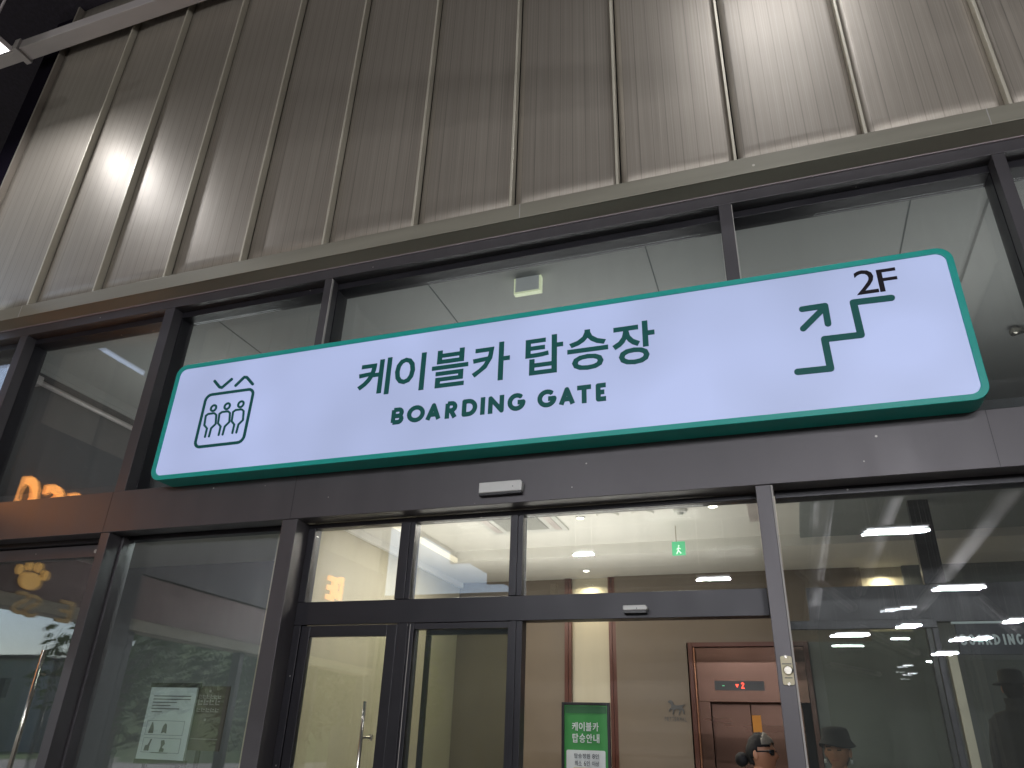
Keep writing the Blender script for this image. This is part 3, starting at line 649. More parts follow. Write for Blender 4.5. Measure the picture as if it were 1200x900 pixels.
# ---- elevator
YE = YB - .07
el = thing('elevator', 'copper coloured elevator doorway with red floor display beyond the open doors', 'elevator', (5.8, YE, 0))
ex0, ex1, ez1 = 4.95, 6.26, 2.80
MB().box(ex0, ex0 + .05, YE - .03, YE + .02, 0, ez1).build('frame', TRIM, el, bevel=.004)
MB().box(ex1 - .05, ex1, YE - .03, YE + .02, 0, ez1).build('frame', TRIM, el, bevel=.004)
MB().box(ex0 + .051, ex1 - .051, YE - .03, YE + .02, ez1 - .05, ez1).build('frame', TRIM, el, bevel=.004)
MB().box(ex0 + .052, ex0 + .075, YE - .02, YE + .02, 0, ez1 - .052).build('edge_trim', COPPERL, el, bevel=.004)
hz = 2.17
MB().box(ex0 + .077, ex1 - .052, YE + .005, YE + .05, hz, ez1 - .052).build('header_panel', COPPER, el, bevel=.004)
MB().prism_y([(ex0 + .077, hz - .001), (ex0 + .20, hz - .001), (ex0 + .20, 0), (ex0 + .077, 0)], YE + .006, YE + .05).build('jamb_panel', COPPER, el)
gx = 5.575
MB().box(ex0 + .202, gx - .003, YE + .13, YE + .16, 0, hz + .02).build('door_leaf', COPPER, el, bevel=.003)
MB().box(gx + .003, ex1 - .14, YE + .13, YE + .16, 0, hz + .02).build('door_leaf', COPPER, el, bevel=.003)
MB().box(ex0 + .202, ex1 - .1, YE + .052, YE + .128, hz + .0, hz + .02).build('door_header', TRIM, el)
dx0, dx1, dz0, dz1 = X(838, 808, YE), X(896, 806, YE), Z(866, 809, YE), Z(866, 798, YE)
dp = MB().box(dx0, dx1, YE - .004, YE + .004, dz0, dz1).build('display', BPLAST, el)
mzd = (dz0 + dz1) / 2
xa = X(864, 805, YE); MB().prism_y([(xa - .017, mzd + .014), (xa + .017, mzd + .014), (xa, mzd - .022)], YE - .006, YE - .0042).build('arrow', RED, dp)
xb = X(870.5, 804, YE); MB().stroke([(xb - .013, mzd + .020), (xb, mzd + .030), (xb + .013, mzd + .018), (xb - .013, mzd - .026), (xb + .015, mzd - .026)], .008, YE - .0042, .002).build('digit', RED, dp)
xg = X(848, 806, YE); MB().box(xg - .012, xg + .012, YE - .006, YE - .0042, mzd - .006, mzd + .002).build('lamp', EXITG, dp)
sx, sz = X(882.5, 858, YE + .13), Z(883, 858, YE + .13)
MB().box(gx + .006, gx + .10, YE + .126, YE + .129, sz, sz + .17).build('caution_sticker', ORST, el)
MB().box(gx + .012, gx + .095, YE + .126, YE + .129, sz - .11, sz - .01).build('notice_sticker', PAPER, el)

# ---- dog emblem and lettering on the wall
YW = YB - .061
dg_ = thing('wall_emblem', 'small grey dog figure with lettering on the stone wall left of the elevator', 'emblem', (4.7, YW, 2.0))
Dg = lambda x, y: (lambda q: (q.x, q.z))(atY(770 + x / 18, 810 + y / 18, YW))
body = [(225, 225), (250, 195), (300, 190), (335, 230), (345, 275), (400, 300), (470, 300), (540, 290), (590, 275), (545, 320), (530, 350), (570, 400), (582, 480), (560, 490), (548, 420), (505, 385), (500, 430), (465, 500), (450, 500), (470, 430), (465, 385), (370, 390), (355, 440), (350, 490), (330, 490), (335, 390), (290, 380), (265, 430), (250, 430), (262, 375), (300, 340), (300, 290), (270, 255), (235, 240)]
DGM = mat('emblem_grey', (.07, .07, .075), .5)
dgm = MB().prism_y([Dg(*p) for p in body][::-1], YW - .012, YW - .001).build('dog_figure', DGM, dg_)
xa, xb_ = Dg(165, 600)[0], Dg(670, 620)[0]; za = Dg(400, 635)[1]
for i, ch in enumerate('PETTERMALL'):
    wd = (xb_ - xa) / 10
    if i < 9: glyph('letter', ch, (xa + i * wd * 1.05, xa + i * wd * 1.05 + wd * .72, za, za + .045), YW, .004, DGM, dg_, bold=.0)

# ---- green standee
YS_ = 1.6
s0, s1 = atY(658, 822, YS_), atY(714, 824, YS_)
st = thing('green_notice_stand', 'green cable car boarding notice in a black frame standing in the lobby', 'notice stand', ((s0.x + s1.x) / 2, YS_, 0))
fx0, fx1, fz1 = s0.x, s1.x, (s0.z + s1.z) / 2; fz0 = .75
MB().box(fx0, fx0 + .022, YS_, YS_ + .04, fz0, fz1).box(fx1 - .022, fx1, YS_, YS_ + .04, fz0, fz1).box(fx0 + .0221, fx1 - .0221, YS_, YS_ + .04, fz1 - .022, fz1).box(fx0 + .0221, fx1 - .0221, YS_, YS_ + .04, fz0, fz0 + .022).build('frame', FRAME2, st, bevel=.003)
MB().box(fx0 + .023, fx1 - .023, YS_ + .012, YS_ + .03, fz0 + .023, fz1 - .023).build('board', SIGNG, st)
MB().box(fx0 + .03, fx1 - .03, YS_ + .009, YS_ + .0115, fz1 - .085, fz1 - .03).build('header_band', SIGNG2, st)
MB().tube(((fx0 + fx1) / 2, YS_ + .02, .03), ((fx0 + fx1) / 2, YS_ + .02, fz0 - .001), .02).build('pole', STEEL, st, smooth=True)
MB().tube(((fx0 + fx1) / 2, YS_ + .02, 0.004), ((fx0 + fx1) / 2, YS_ + .02, .03), .18, .17, 28).build('base', BPLAST, st)
YT = YS_ + .0118
T = lambda x, y: (650 + x / 10.59, 815 + y / 10.59)
def line(txt, l, r_, top, bot, m, y, bold=.01, gapf=.08):
    x0, x1 = X(*T(*l), y), X(*T(*r_), y); z1, z0 = Z(*T((l[0] + r_[0]) / 2, top), y), Z(*T((l[0] + r_[0]) / 2, bot), y)
    n = sum(.45 if c == ' ' else (.7 if c.isdigit() else 1) for c in txt); u = (x1 - x0) / n; x = x0
    for c in txt:
        k = .45 if c == ' ' else (.7 if c.isdigit() else 1)
        if c != ' ': glyph('letter', c, (x + u * k * gapf, x + u * k * (1 - gapf), z0, z1), y, .003, m, st, bold=bold)
        x += u * k
line('케이블카', (208, 390), (552, 390), 333, 442, PAPER, YT, .015)
line('탑승안내', (215, 530), (562, 535), 475, 588, PAPER, YT, .015)
c0, c1 = atY(*T(148, 670), YT), atY(*T(630, 690), YT)
MB().prism_y(rrect(c0.x, c1.x, .95, (c0.z + c1.z) / 2, .012, 3)[::-1], YT - .004, YT - .0001).build('white_card', PAPER, st)
line('탑승정원 8인', (240, 750), (552, 760), 722, 782, INK, YT - .0045, .008)
line('최소 6인 이상', (245, 840), (555, 850), 812, 875, INK, YT - .0045, .008)
b0, b1 = atY(*T(238, 888), YT), atY(*T(470, 893), YT)
MB().box(b0.x, b1.x, YT - .006, YT - .0042, b0.z - .05, b0.z).build('gold_bar', CREAM, st)

# ---- notices inside the left window
N = lambda x, y: (150 + x / 7.5, 780 + y / 7.5)
YN = .9
nb = thing('white_notice_board', 'pale printed notice sheet with pictures standing inside the left window', 'notice', (.65, YN, 1.2))
q4 = [atY(*N(*c), YN) for c in ((200, 160), (608, 190), (505, 752), (75, 850))]
nx0, nx1 = (q4[0].x + q4[3].x) / 2, (q4[1].x + q4[2].x) / 2; nz1 = q4[0].z - .03; nz0 = q4[3].z + .03
MB().box(nx0, nx1, YN, YN + .02, nz0, nz1).build('sheet', PAPERG, nb)
MB().box(nx0 - .02, nx1 + .02, YN + .005, YN + .03, nz1 + .001, nz1 + .04).build('top_bar', FRAME2, nb)
MB().box(nx0 - .02, nx1 + .02, YN + .005, YN + .03, nz0 - .04, nz0 - .001).build('bottom_bar', FRAME2, nb)
MB().box(nx0 + .06, nx0 + .1, YN + .031, YN + .05, 0.004, nz1).box(nx1 - .1, nx1 - .06, YN + .031, YN + .05, 0.004, nz1).build('stand', FRAME2, nb)
wdt = nx1 - nx0; hgt = nz1 - nz0
tx = MB()
for i, (a, b) in enumerate(((.1, .9), (.1, .9), (.1, .62), (.1, .5), (.1, .7), (.12, .35))): tx.box(nx0 + wdt * a, nx0 + wdt * b, YN - .002, YN - .0001, nz1 - hgt * (.13 + i * .045), nz1 - hgt * (.13 + i * .045) + .008)
tx.box(nx0 + wdt * .3, nx0 + wdt * .65, YN - .002, YN - .0001, nz0 + .05, nz0 + .057)
tx.build('print_lines', INK, nb)
bxs = MB()
for zz in (.44, .2):
    for s_ in ((0, .004, 0, 1), (1, -.004, 0, 1)): pass
    X0, X1, Z0, Z1 = nx0 + wdt * .08, nx1 - wdt * .12, nz0 + hgt * (zz - .11), nz0 + hgt * (zz + .09)
    bxs.box(X0, X0 + .003, YN - .002, YN - .0001, Z0, Z1).box(X1 - .003, X1, YN - .002, YN - .0001, Z0, Z1).box(X0 + .0031, X1 - .0031, YN - .002, YN - .0001, Z0, Z0 + .003).box(X0 + .0031, X1 - .0031, YN - .002, YN - .0001, Z1 - .003, Z1)
bxs.build('picture_frame', INK, nb)
for (cx_, cz_, pts) in ((.2, .42, [(-.03, -.04), (.03, -.04), (.025, .0), (.005, .05), (-.005, .05), (-.02, 0)]), (.48, .42, [(-.03, -.04), (.0, -.03), (.03, -.04), (.02, .03), (.0, .045), (-.02, .02)]),
                        (.2, .18, [(-.035, -.04), (.02, -.04), (.02, .0), (.035, .055), (.02, .055), (.0, .01), (-.03, .0)]), (.5, .18, [(-.02, -.045), (.03, -.045), (.03, -.02), (.005, -.01), (.03, .02), (.015, .05), (-.02, .045), (-.01, 0)])):
    MB().prism_y([(nx0 + wdt * cx_ + a, nz0 + hgt * cz_ + b) for a, b in pts], YN - .003, YN - .0001).build('picture', DWALL, nb)
tb = thing('taupe_notice_board', 'dark taupe information board standing right of the pale notice sheet', 'notice', (1.1, YN, 1.2))
q4 = [atY(*N(*c), YN + .06) for c in ((618, 180), (885, 190), (800, 755), (505, 752))]
tx0, tx1 = q4[0].x + .0, (q4[1].x + q4[2].x) / 2; tz1, tz0 = q4[0].z, q4[2].z
YN2 = YN + .06
MB().box(tx0, tx1, YN2, YN2 + .02, tz0, tz1).build('board', TAUPE, tb)
MB().box(tx0 + .1, tx0 + .14, YN2 + .021, YN2 + .04, .004, tz1 - .1).build('stand', FRAME2, tb)
tw = tx1 - tx0; PG = mat('faded_print', (.3, .3, .26), .7)
random.seed(9)
for r__, (n, zc, h_) in enumerate(((6, .80, .035), (4, .70, .05), (5, .59, .035))):
    g = MB(); u = tw * .72 / n
    for i in range(n):
        cx_ = tx0 + tw * .1 + u * i; zc_ = tz0 + (tz1 - tz0) * zc
        g.box(cx_, cx_ + u * .75, YN2 - .002, YN2 - .0001, zc_, zc_ + h_ * .22).box(cx_, cx_ + u * .2, YN2 - .002, YN2 - .0001, zc_ + h_ * .23, zc_ + h_ * .95).box(cx_ + u * .4, cx_ + u * .75, YN2 - .002, YN2 - .0001, zc_ + h_ * .5, zc_ + h_ * .75)
    g.build('print_lines', PG, tb)
g = MB(); cxn = tx0 + tw * .42
for zc in (.92, .47): g.tube((cxn, YN2 - .002, tz0 + (tz1 - tz0) * zc), (cxn, YN2 - .0001, tz0 + (tz1 - tz0) * zc), .012, n=10)
g.box(tx0 + .03, tx1 - .03, YN2 - .002, YN2 - .0001, tz0 + .09, tz0 + .095)
g.build('print_marks', PG, tb)
random.seed(5)

# ---- inner draught screen behind the right-hand window
YP = 2.0
ps = thing('inner_glass_screen', 'dark framed inner glass screen behind the window right of the doorway', 'glass screen', (7.2, YP, 0))
MB().box(6.25, 9.6, YP, YP + .08, 2.66, 2.96).build('head_rail', FRAME2, ps, bevel=.003)
MB().box(7.18, 7.34, YP, YP + .08, 2.962, ZT - .004).build('post', FRAME2, ps, bevel=.003)
MB().box(7.12, 7.20, YP, YP + .08, .004, 2.658).build('post', FRAME2, ps, bevel=.003)
MB().box(7.235, 7.30, YP - .01, YP + .08, .004, 2.42).build('lit_post', mat('cream_lit_post', (.6, .56, .42), .5), ps, bevel=.003)
MB().box(7.345, 8.6, YP + .03, YP + .038, .1, 2.37).build('pane', GLASSG, ps)
MB().box(6.3, 7.115, YP + .03, YP + .038, .1, 2.655).build('pane', GLASSG, ps)
bd = thing('dark_boarding_board', 'dark board with pale BOARDING lettering hung behind the right-hand window', 'sign', (7.6, YP - .05, 2.4))
zb0, zb1 = 2.40, 2.63
MB().box(7.32, 8.7, YP - .06, YP - .03, zb0, zb1).build('board', mat('navy_board', (.02, .025, .035), .5), bd)
MB().box(7.30, 8.7, YP - .065, YP - .03, zb1 + .001, zb1 + .018).build('edge', PAPERG, bd)
bxa = X(1126, 752, YP - .061); u = (X(1199, 742, YP - .061) - bxa) / 7.6
for i, ch in enumerate('BOARDING'):
    g = MB(); xx = bxa + (i - (.35 if i > 5 else .12 if i == 5 else 0)) * u
    for pts, cl in latin(ch, xx, xx + u * .74, 2.47, 2.55, .014): g.stroke(pts, .014, YP - .0602, .003, closed=bool(cl), round_ends=False)
    g.build('letter', PAPERG, bd)
# stair to 2F with raised landing
tag(MB().box(7.55, 9.4, 2.4, 4.2, .004, .66).build('stair_landing', FLOORM), kind='structure')

# ================================================================== PEOPLE
def head_mesh(mb, c, yaw, s=1.0, mi=0):
    """face looks along -y before yaw"""
    nu, nv = 36, 26; vs_, fs = [], []; cyw, syw = math.cos(yaw), math.sin(yaw)
    for j in range(nv + 1):
        th = math.pi * j / nv
        for i in range(nu):
            ph = 2 * math.pi * i / nu
            x, y, z = math.sin(th) * math.sin(ph), -math.sin(th) * math.cos(ph), math.cos(th)
            X_, Y_, Z_ = x * .075, y * .094, z * .118
            if z < 0: k = 1 - .34 * abs(z) ** 1.4; X_ *= k; Y_ *= (1 + .6 * abs(z) ** 3) if y < 0 else (1 - .45 * abs(z))
            if y < 0:
                fr = max(0, -y)
                Y_ -= .026 * math.exp(-((x / .16) ** 2)) * math.exp(-(((z + .14) / .17) ** 2)) * fr      # nose
                Y_ -= .008 * math.exp(-((x / .13) ** 2)) * math.exp(-(((z - .1) / .2) ** 2)) * fr
                for sx_ in (-1, 1): Y_ += .012 * math.exp(-(((x - sx_ * .38) / .17) ** 2)) * math.exp(-(((z - .06) / .1) ** 2)) * fr   # sockets
                Y_ -= .005 * math.exp(-((x / .4) ** 2)) * math.exp(-(((z - .22) / .1) ** 2)) * fr     # brow
                Y_ -= .007 * math.exp(-((x / .25) ** 2)) * math.exp(-(((z + .48) / .09) ** 2)) * fr   # lips
                Y_ -= .009 * math.exp(-((x / .3) ** 2)) * math.exp(-(((z + .8) / .14) ** 2)) * fr    # chin
            X_, Y_, Z_ = X_ * s, Y_ * s, Z_ * s
            vs_.append((c[0] + X_ * cyw - Y_ * syw, c[1] + X_ * syw + Y_ * cyw, c[2] + Z_))
    for j in range(nv):
        for i in range(nu):
            a = j * nu + i; b = j * nu + (i + 1) % nu
            fs.append((a, b, b + nu, a + nu))
    mb.add(vs_, fs, mi)
    for sx_ in (-1, 1):        # ears
        e = []; ef = []
        for j in range(9):
            th = math.pi * j / 8
            for i in range(10):
                ph = 2 * math.pi * i / 10
                X_, Y_, Z_ = sx_ * .076 + math.sin(th) * math.cos(ph) * .011 + sx_ * .006 * math.sin(th) * math.sin(ph), .012 + math.sin(th) * math.sin(ph) * .019, -.008 + math.cos(th) * .033
                X_, Y_, Z_ = X_ * s, Y_ * s, Z_ * s
                e.append((c[0] + X_ * cyw - Y_ * syw, c[1] + X_ * syw + Y_ * cyw, c[2] + Z_))
        for j in range(8):
            for i in range(10): a = j * 10 + i; b = j * 10 + (i + 1) % 10; ef.append((a, b, b + 10, a + 10))
        mb.add(e, ef, mi)

def local(c, yaw, p, s=1.0):
    return (c[0] + (p[0] * math.cos(yaw) - p[1] * math.sin(yaw)) * s, c[1] + (p[0] * math.sin(yaw) + p[1] * math.cos(yaw)) * s, c[2] + p[2] * s)

def person(name, label, head_c, yaw, height_floor, cloth, legs, arms='down', zfloor=0.):
    """one continuous skinned body with jointed limbs and five-fingered hands; head added to the same mesh"""
    H = head_c[2] + .118 - zfloor; k = H / 1.74; bx, by = head_c[0], head_c[1]
    N_ = {}; E_ = []; Rr = {}
    def nd(key, p, r): N_[key] = p; Rr[key] = r
    nd('pel', (0, .02, .93), (.15, .11)); nd('wst', (0, .01, 1.08), (.135, .10)); nd('ch', (0, .01, 1.28), (.16, .115)); nd('nk', (0, .02, 1.44), (.075, .07)); nd('n2', (0, .01, 1.54), (.05, .052)); nd('n3', (0, 0, 1.60), (.048, .05))
    E_ += [('pel', 'wst'), ('wst', 'ch'), ('ch', 'nk'), ('nk', 'n2'), ('n2', 'n3')]
    for s_, t in ((-1, 'l'), (1, 'r')):
        nd('sh' + t, (s_ * .185, .01, 1.385), (.065, .06)); E_.append(('ch', 'sh' + t))
        if arms == 'up' and s_ == 1:
            pts = [('el', (s_ * .27, -.12, 1.18), .045), ('wr', (s_ * .16, -.33, 1.36), .028), ('pm', (s_ * .14, -.40, 1.42), .036)]; fd = Vector((-.25, -.45, .8)).normalized()
        else:
            pts = [('el', (s_ * .245, .03, 1.10), .045), ('wr', (s_ * .265, -.03, .86), .028), ('pm', (s_ * .267, -.05, .79), .034)]; fd = Vector((0, -.18, -1)).normalized()
        prev = 'sh' + t
        for nm, p, r in pts: nd(nm + t, p, (r, r * (.5 if nm == 'pm' else 1))); E_.append((prev, nm + t)); prev = nm + t
        pm = Vector(N_['pm' + t]); side = Vector((0, 1, 0)) if arms != 'up' or s_ < 0 else Vector((.9, .2, .3)).normalized()
        for i, (off, ln) in enumerate(((-.030, .062), (-.010, .074), (.010, .070), (.029, .055))):
            a = pm + side * off + fd * .035; b = a + fd * ln * .5; c = b + (fd + Vector((-s_ * .35, -.1, 0))).normalized() * ln * .5
            for q, (p, r) in enumerate(((a, .0100), (b, .0088), (c, .0075))): nd('f%d%d%s' % (i, q, t), tuple(p), (r, r))
            E_ += [('pm' + t, 'f%d0%s' % (i, t)), ('f%d0%s' % (i, t), 'f%d1%s' % (i, t)), ('f%d1%s' % (i, t), 'f%d2%s' % (i, t))]
        a = pm - side * .034 - fd * .01; b = a - side * .022 + fd * .03; c = b + fd * .028
        for q, (p, r) in enumerate(((a, .0115), (b, .010), (c, .0085))): nd('t%d%s' % (q, t), tuple(p), (r, r))
        E_ += [('pm' + t, 't0' + t), ('t0' + t, 't1' + t), ('t1' + t, 't2' + t)]
        nd('hp' + t, (s_ * .095, .02, .86), (.088, .088)); nd('kn' + t, (s_ * .10, .0, .48), (.055, .056)); nd('an' + t, (s_ * .10, .04, .09), (.036, .04)); nd('to' + t, (s_ * .11, -.13, .035), (.04, .028))
        E_ += [('pel', 'hp' + t), ('hp' + t, 'kn' + t), ('kn' + t, 'an' + t), ('an' + t, 'to' + t)]
    keys = list(N_); idx = {q: i for i, q in enumerate(keys)}
    me = bpy.data.meshes.new('tmp'); me.from_pydata([tuple(c * k for c in N_[q]) for q in keys], [(idx[a], idx[b]) for a, b in E_], [])
    ob = bpy.data.objects.new('tmp', me); C.objects.link(ob)
    ob.modifiers.new('skin', 'SKIN'); ob.modifiers.new('sub', 'SUBSURF').levels = 1
    lay = me.skin_vertices[0].data
    for q in keys: lay[idx[q]].radius = tuple(r * k for r in Rr[q]); lay[idx[q]].use_root = (q == 'pel')
    dgr = bpy.context.evaluated_depsgraph_get(); m2 = bpy.data.meshes.new_from_object(ob.evaluated_get(dgr))
    C.objects.unlink(ob); bpy.data.objects.remove(ob)
    mb = MB(); cyw, syw = math.cos(yaw), math.sin(yaw)
    base = (bx, by, zfloor)
    for pl in m2.polygons:
        pass
    vv = []
    for v in m2.vertices: x, y, z = v.co; vv.append((bx + x * cyw - y * syw, by + x * syw + y * cyw, zfloor + z))
    mb.v = vv
    for pl in m2.polygons:
        c = sum((m2.vertices[i].co for i in pl.vertices), Vector()) / len(pl.vertices); z = c.z / k
        mi = 1
        hand = (abs(c.x) / k > .2 and z < .83) or (arms == 'up' and c.y / k < -.35 and c.x > 0)
        if hand or z > 1.47: mi = 0
        elif z < .94: mi = 2
        if z < .07: mi = 3
        mb.f.append(tuple(pl.vertices)); mb.mi.append(mi)
    head_mesh(mb, head_c, yaw, 1.0, 0)
    t = thing(name, label, 'person', base)
    o = mb.build('body', [SKIN, cloth, legs, BPLAST], t, smooth=True)
    return t

def shell(c, yaw, s, cut, mats, name, parent, bumpy=.0, smooth=True):
    """hair grown off the skull: a thicker skull cap kept where cut(x,y,z) is true"""
    nu, nv = 40, 28; vs_, keep = [], {}; mb = MB()
    for j in range(nv + 1):
        th = math.pi * j / nv
        for i in range(nu):
            ph = 2 * math.pi * i / nu; x, y, z = math.sin(th) * math.sin(ph), -math.sin(th) * math.cos(ph), math.cos(th)
            nz_ = 1 + bumpy * mn.noise(Vector((x * 5, y * 5, z * 9)))
            k = 1 - .3 * abs(z) ** 1.4 if z < 0 else 1
            vs_.append(local(c, yaw, (x * .075 * s * k * nz_, y * .094 * s * (k if y > 0 else 1) * nz_, z * .118 * s * nz_)))
            keep[len(vs_) - 1] = cut(x, y, z)
    fs, mi = [], []
    for j in range(nv):
        for i in range(nu):
            a = j * nu + i; b = j * nu + (i + 1) % nu; q = (a, b, b + nu, a + nu)
            if all(keep[n] for n in q): fs.append(q)
    mb.add(vs_, fs)
    o = mb.build(name, mats, parent, smooth=smooth)
    so_ = o.modifiers.new('solid', 'SOLIDIFY'); so_.thickness = .006
    return o

# man in profile at the doorway, walking to the right
hc = atY(892, 881, 1.0); hc = (hc.x, 1.0, hc.z - .012)
ym = R(82 - 8)
pn = person('person', 'person with black and grey hair and dark sunglasses in profile in the doorway', hc, ym, 0, CLOTHD, CLOTHD)
shell(hc, ym, 1.12, lambda x, y, z: (z > .25 and y > -.8) or (y > -.15 and z > .02) or (y > .3 and z > -.62), [HAIR], 'hair', pn, .10)
shell(hc, ym, 1.155, lambda x, y, z: z > .38 and y < -.2 and y > -.85, [HAIRG], 'grey_fringe', pn, .10)
bun = MB(); bc = local(hc, ym, (0, .142, -.04)); bv_, bf_ = [], []
for j in range(11):
    for i in range(14):
        th, ph = math.pi * j / 10, 2 * math.pi * i / 14; r0 = .047 * (1 + .12 * mn.noise(Vector((math.sin(th) * math.cos(ph) * 4, math.sin(th) * math.sin(ph) * 4, math.cos(th) * 4))))
        bv_.append((bc[0] + r0 * math.sin(th) * math.cos(ph), bc[1] + r0 * math.sin(th) * math.sin(ph), bc[2] + r0 * math.cos(th)))
for j in range(10):
    for i in range(14): a = j * 14 + i; b = j * 14 + (i + 1) % 14; bf_.append((a, b, b + 14, a + 14))
bun.add(bv_, bf_).build('hair_bun', HAIR, pn, smooth=True)
g = MB()
for sx_ in (-1, 1):
    for y0_, r0 in ((0, 1),):
        pts = [(-.027, .014), (.027, .016), (.03, -.006), (.016, -.021), (-.012, -.021), (-.029, -.006)]
        fr_ = [local(hc, ym, (sx_ * .033 + a, -.098 + .012 * abs(sx_ * .033 + a) / .06, .012 + b)) for a, b in pts]; bk = [local(hc, ym, (sx_ * .033 + a, -.090 + .014 * abs(sx_ * .033 + a) / .06, .012 + b)) for a, b in pts]
        g.add(fr_ + bk, [tuple(range(6)), tuple(range(11, 5, -1))] + [(i, (i + 1) % 6, (i + 1) % 6 + 6, i + 6) for i in range(6)])
    g.tube(local(hc, ym, (sx_ * .066, -.085, .018)), local(hc, ym, (sx_ * .079, .01, .012)), .005, n=6)
g.tube(local(hc, ym, (-.012, -.103, .016)), local(hc, ym, (.012, -.103, .016)), .004, n=6)
g.build('sunglasses', SHADES, pn)
# standing collar
cl = MB(); ring = []
for i in range(20):
    a = 2 * math.pi * i / 20
    ring.append((a,))
vb = [local(hc, ym, (.075 * math.cos(a[0]), .02 + .078 * math.sin(a[0]), -.20)) for a in ring] + [local(hc, ym, (.068 * math.cos(a[0]), .02 + .07 * math.sin(a[0]), -.125 - .03 * (math.sin(a[0]) < -.2))) for a in ring]
cl.add(vb, [(i, (i + 1) % 20, (i + 1) % 20 + 20, i + 20) for i in range(20)]); o = cl.build('collar', CLOTHD, pn, smooth=True); s__ = o.modifiers.new('solid', 'SOLIDIFY'); s__.thickness = .008

# woman in a bucket hat behind the right window
hw = atY(982, 886, .95); hw = (hw.x, .95, hw.z + .03); yw_ = R(-14)
pw_ = person('person', 'person in black bucket hat and pearl earring behind the window right of the doorway', hw, yw_, 0, CLOTHP, CLOTHD, arms='up')
hat = MB(); prof = [(.004, .150), (.05, .149), (.083, .140), (.094, .115), (.098, .075), (.108, .058), (.122, .034), (.123, .028), (.106, .050), (.094, .068)]
hv = []; nseg = 32
for r0, z0 in prof:
    for i in range(nseg):
        a = 2 * math.pi * i / nseg; wv = 1 + .04 * math.sin(3 * a + 1) * (r0 > .11)
        hv.append(local(hw, yw_, (r0 * .94 * math.cos(a) * wv, r0 * 1.06 * math.sin(a) * wv + .004, z0 + (.012 * math.sin(2 * a) if r0 > .11 else 0))))
hat.add(hv, [(j * nseg + i, j * nseg + (i + 1) % nseg, (j + 1) * nseg + (i + 1) % nseg, (j + 1) * nseg + i) for j in range(len(prof) - 1) for i in range(nseg)] + [tuple(range(nseg))])
hat.build('bucket_hat', CLOTHD, pw_, smooth=True)
shell(hw, yw_, 1.09, lambda x, y, z: (z > -.95 and y > -.1 and (abs(x) > .2 or y > 0)) or z > .5, [HAIR], 'hair', pw_, .08)
for sx_ in (-1, 1): MB().tube(local(hw, yw_, (sx_ * .083, .0, -.05)), local(hw, yw_, (sx_ * .083, .0, -.075)), .008, .010, 10).build('earring', PAPER, pw_, smooth=True)
g = MB()
for sx_ in (-1, 1):
    g.tube(local(hw, yw_, (sx_ * .044, -.083, .005)), local(hw, yw_, (sx_ * .018, -.088, .004)), .004, n=6); g.tube(local(hw, yw_, (sx_ * .05, -.086, .024)), local(hw, yw_, (sx_ * .016, -.094, .028)), .003, n=6)
g.build('eyes', HAIR, pw_); MB().tube(local(hw, yw_, (-.02, -.088, -.057)), local(hw, yw_, (.02, -.088, -.057)), .005, n=8).build('mouth', LIP, pw_)

# dark figure with a wide hat on the stair landing, back turned
hs = atY(1187, 806, 2.8); hs = (hs.x, 2.8, hs.z); ys = R(165)
pd = person('person', 'person in long dark coat and brimmed hat on the stairs at the right edge', hs, ys, 0, CLOTHD, CLOTHD, zfloor=.664)
hat = MB(); prof = [(.003, .155), (.06, .150), (.09, .128), (.097, .05), (.145, .03), (.147, .024), (.095, .036)]; hv = []
for r0, z0 in prof:
    for i in range(nseg):
        a = 2 * math.pi * i / nseg; hv.append(local(hs, ys, (r0 * math.cos(a), r0 * math.sin(a), z0)))
hat.add(hv, [(j * nseg + i, j * nseg + (i + 1) % nseg, (j + 1) * nseg + (i + 1) % nseg, (j + 1) * nseg + i) for j in range(len(prof) - 1) for i in range(nseg)] + [tuple(range(nseg))])
hat.build('brimmed_hat', CLOTHD, pd, smooth=True)
ct = MB(); cv = []
zz0 = hs[2]
for z0, rx, ry in ((-.17, .07, .07), (-.21, .17, .09), (-.25, .235, .12), (-.45, .23, .14), (-.7, .20, .13), (-1.0, .25, .17), (-1.3, .29, .2)):
    for i in range(24):
        a = 2 * math.pi * i / 24; fold = 1 + (.05 * math.sin(7 * a) if z0 < -.6 else 0); cv.append(local(hs, ys, (rx * math.cos(a) * fold, ry * math.sin(a) * fold, z0)))
ct.add(cv, [(j * 24 + i, j * 24 + (i + 1) % 24, (j + 1) * 24 + (i + 1) % 24, (j + 1) * 24 + i) for j in range(6) for i in range(24)])
ct.build('long_coat', CLOTHD, pd, smooth=True)

shell(hs, ys, 1.10, lambda x, y, z: z > -.75 and y > -.35, [HAIR], 'hair', pd, .06)
cl = MB(); cvs = []
for z0, r0 in ((-.20, .10), (-.14, .082), (-.085, .088)):
    for i in range(20):
        a = 2 * math.pi * i / 20; cvs.append(local(hs, ys, (r0 * math.cos(a), .01 + r0 * math.sin(a), z0)))
cl.add(cvs, [(j * 20 + i, j * 20 + (i + 1) % 20, (j + 1) * 20 + (i + 1) % 20, (j + 1) * 20 + i) for j in range(2) for i in range(20)]).build('coat_collar', CLOTHD, pd, smooth=True)
# joints on the upper ceiling
for xj in (.2, 2.9, 5.2, 7.5):
    tag(MB().box(xj, xj + .012, .45, 5.6, 5.994, 5.9985).build('ceiling_joint', GWALL), kind='structure')

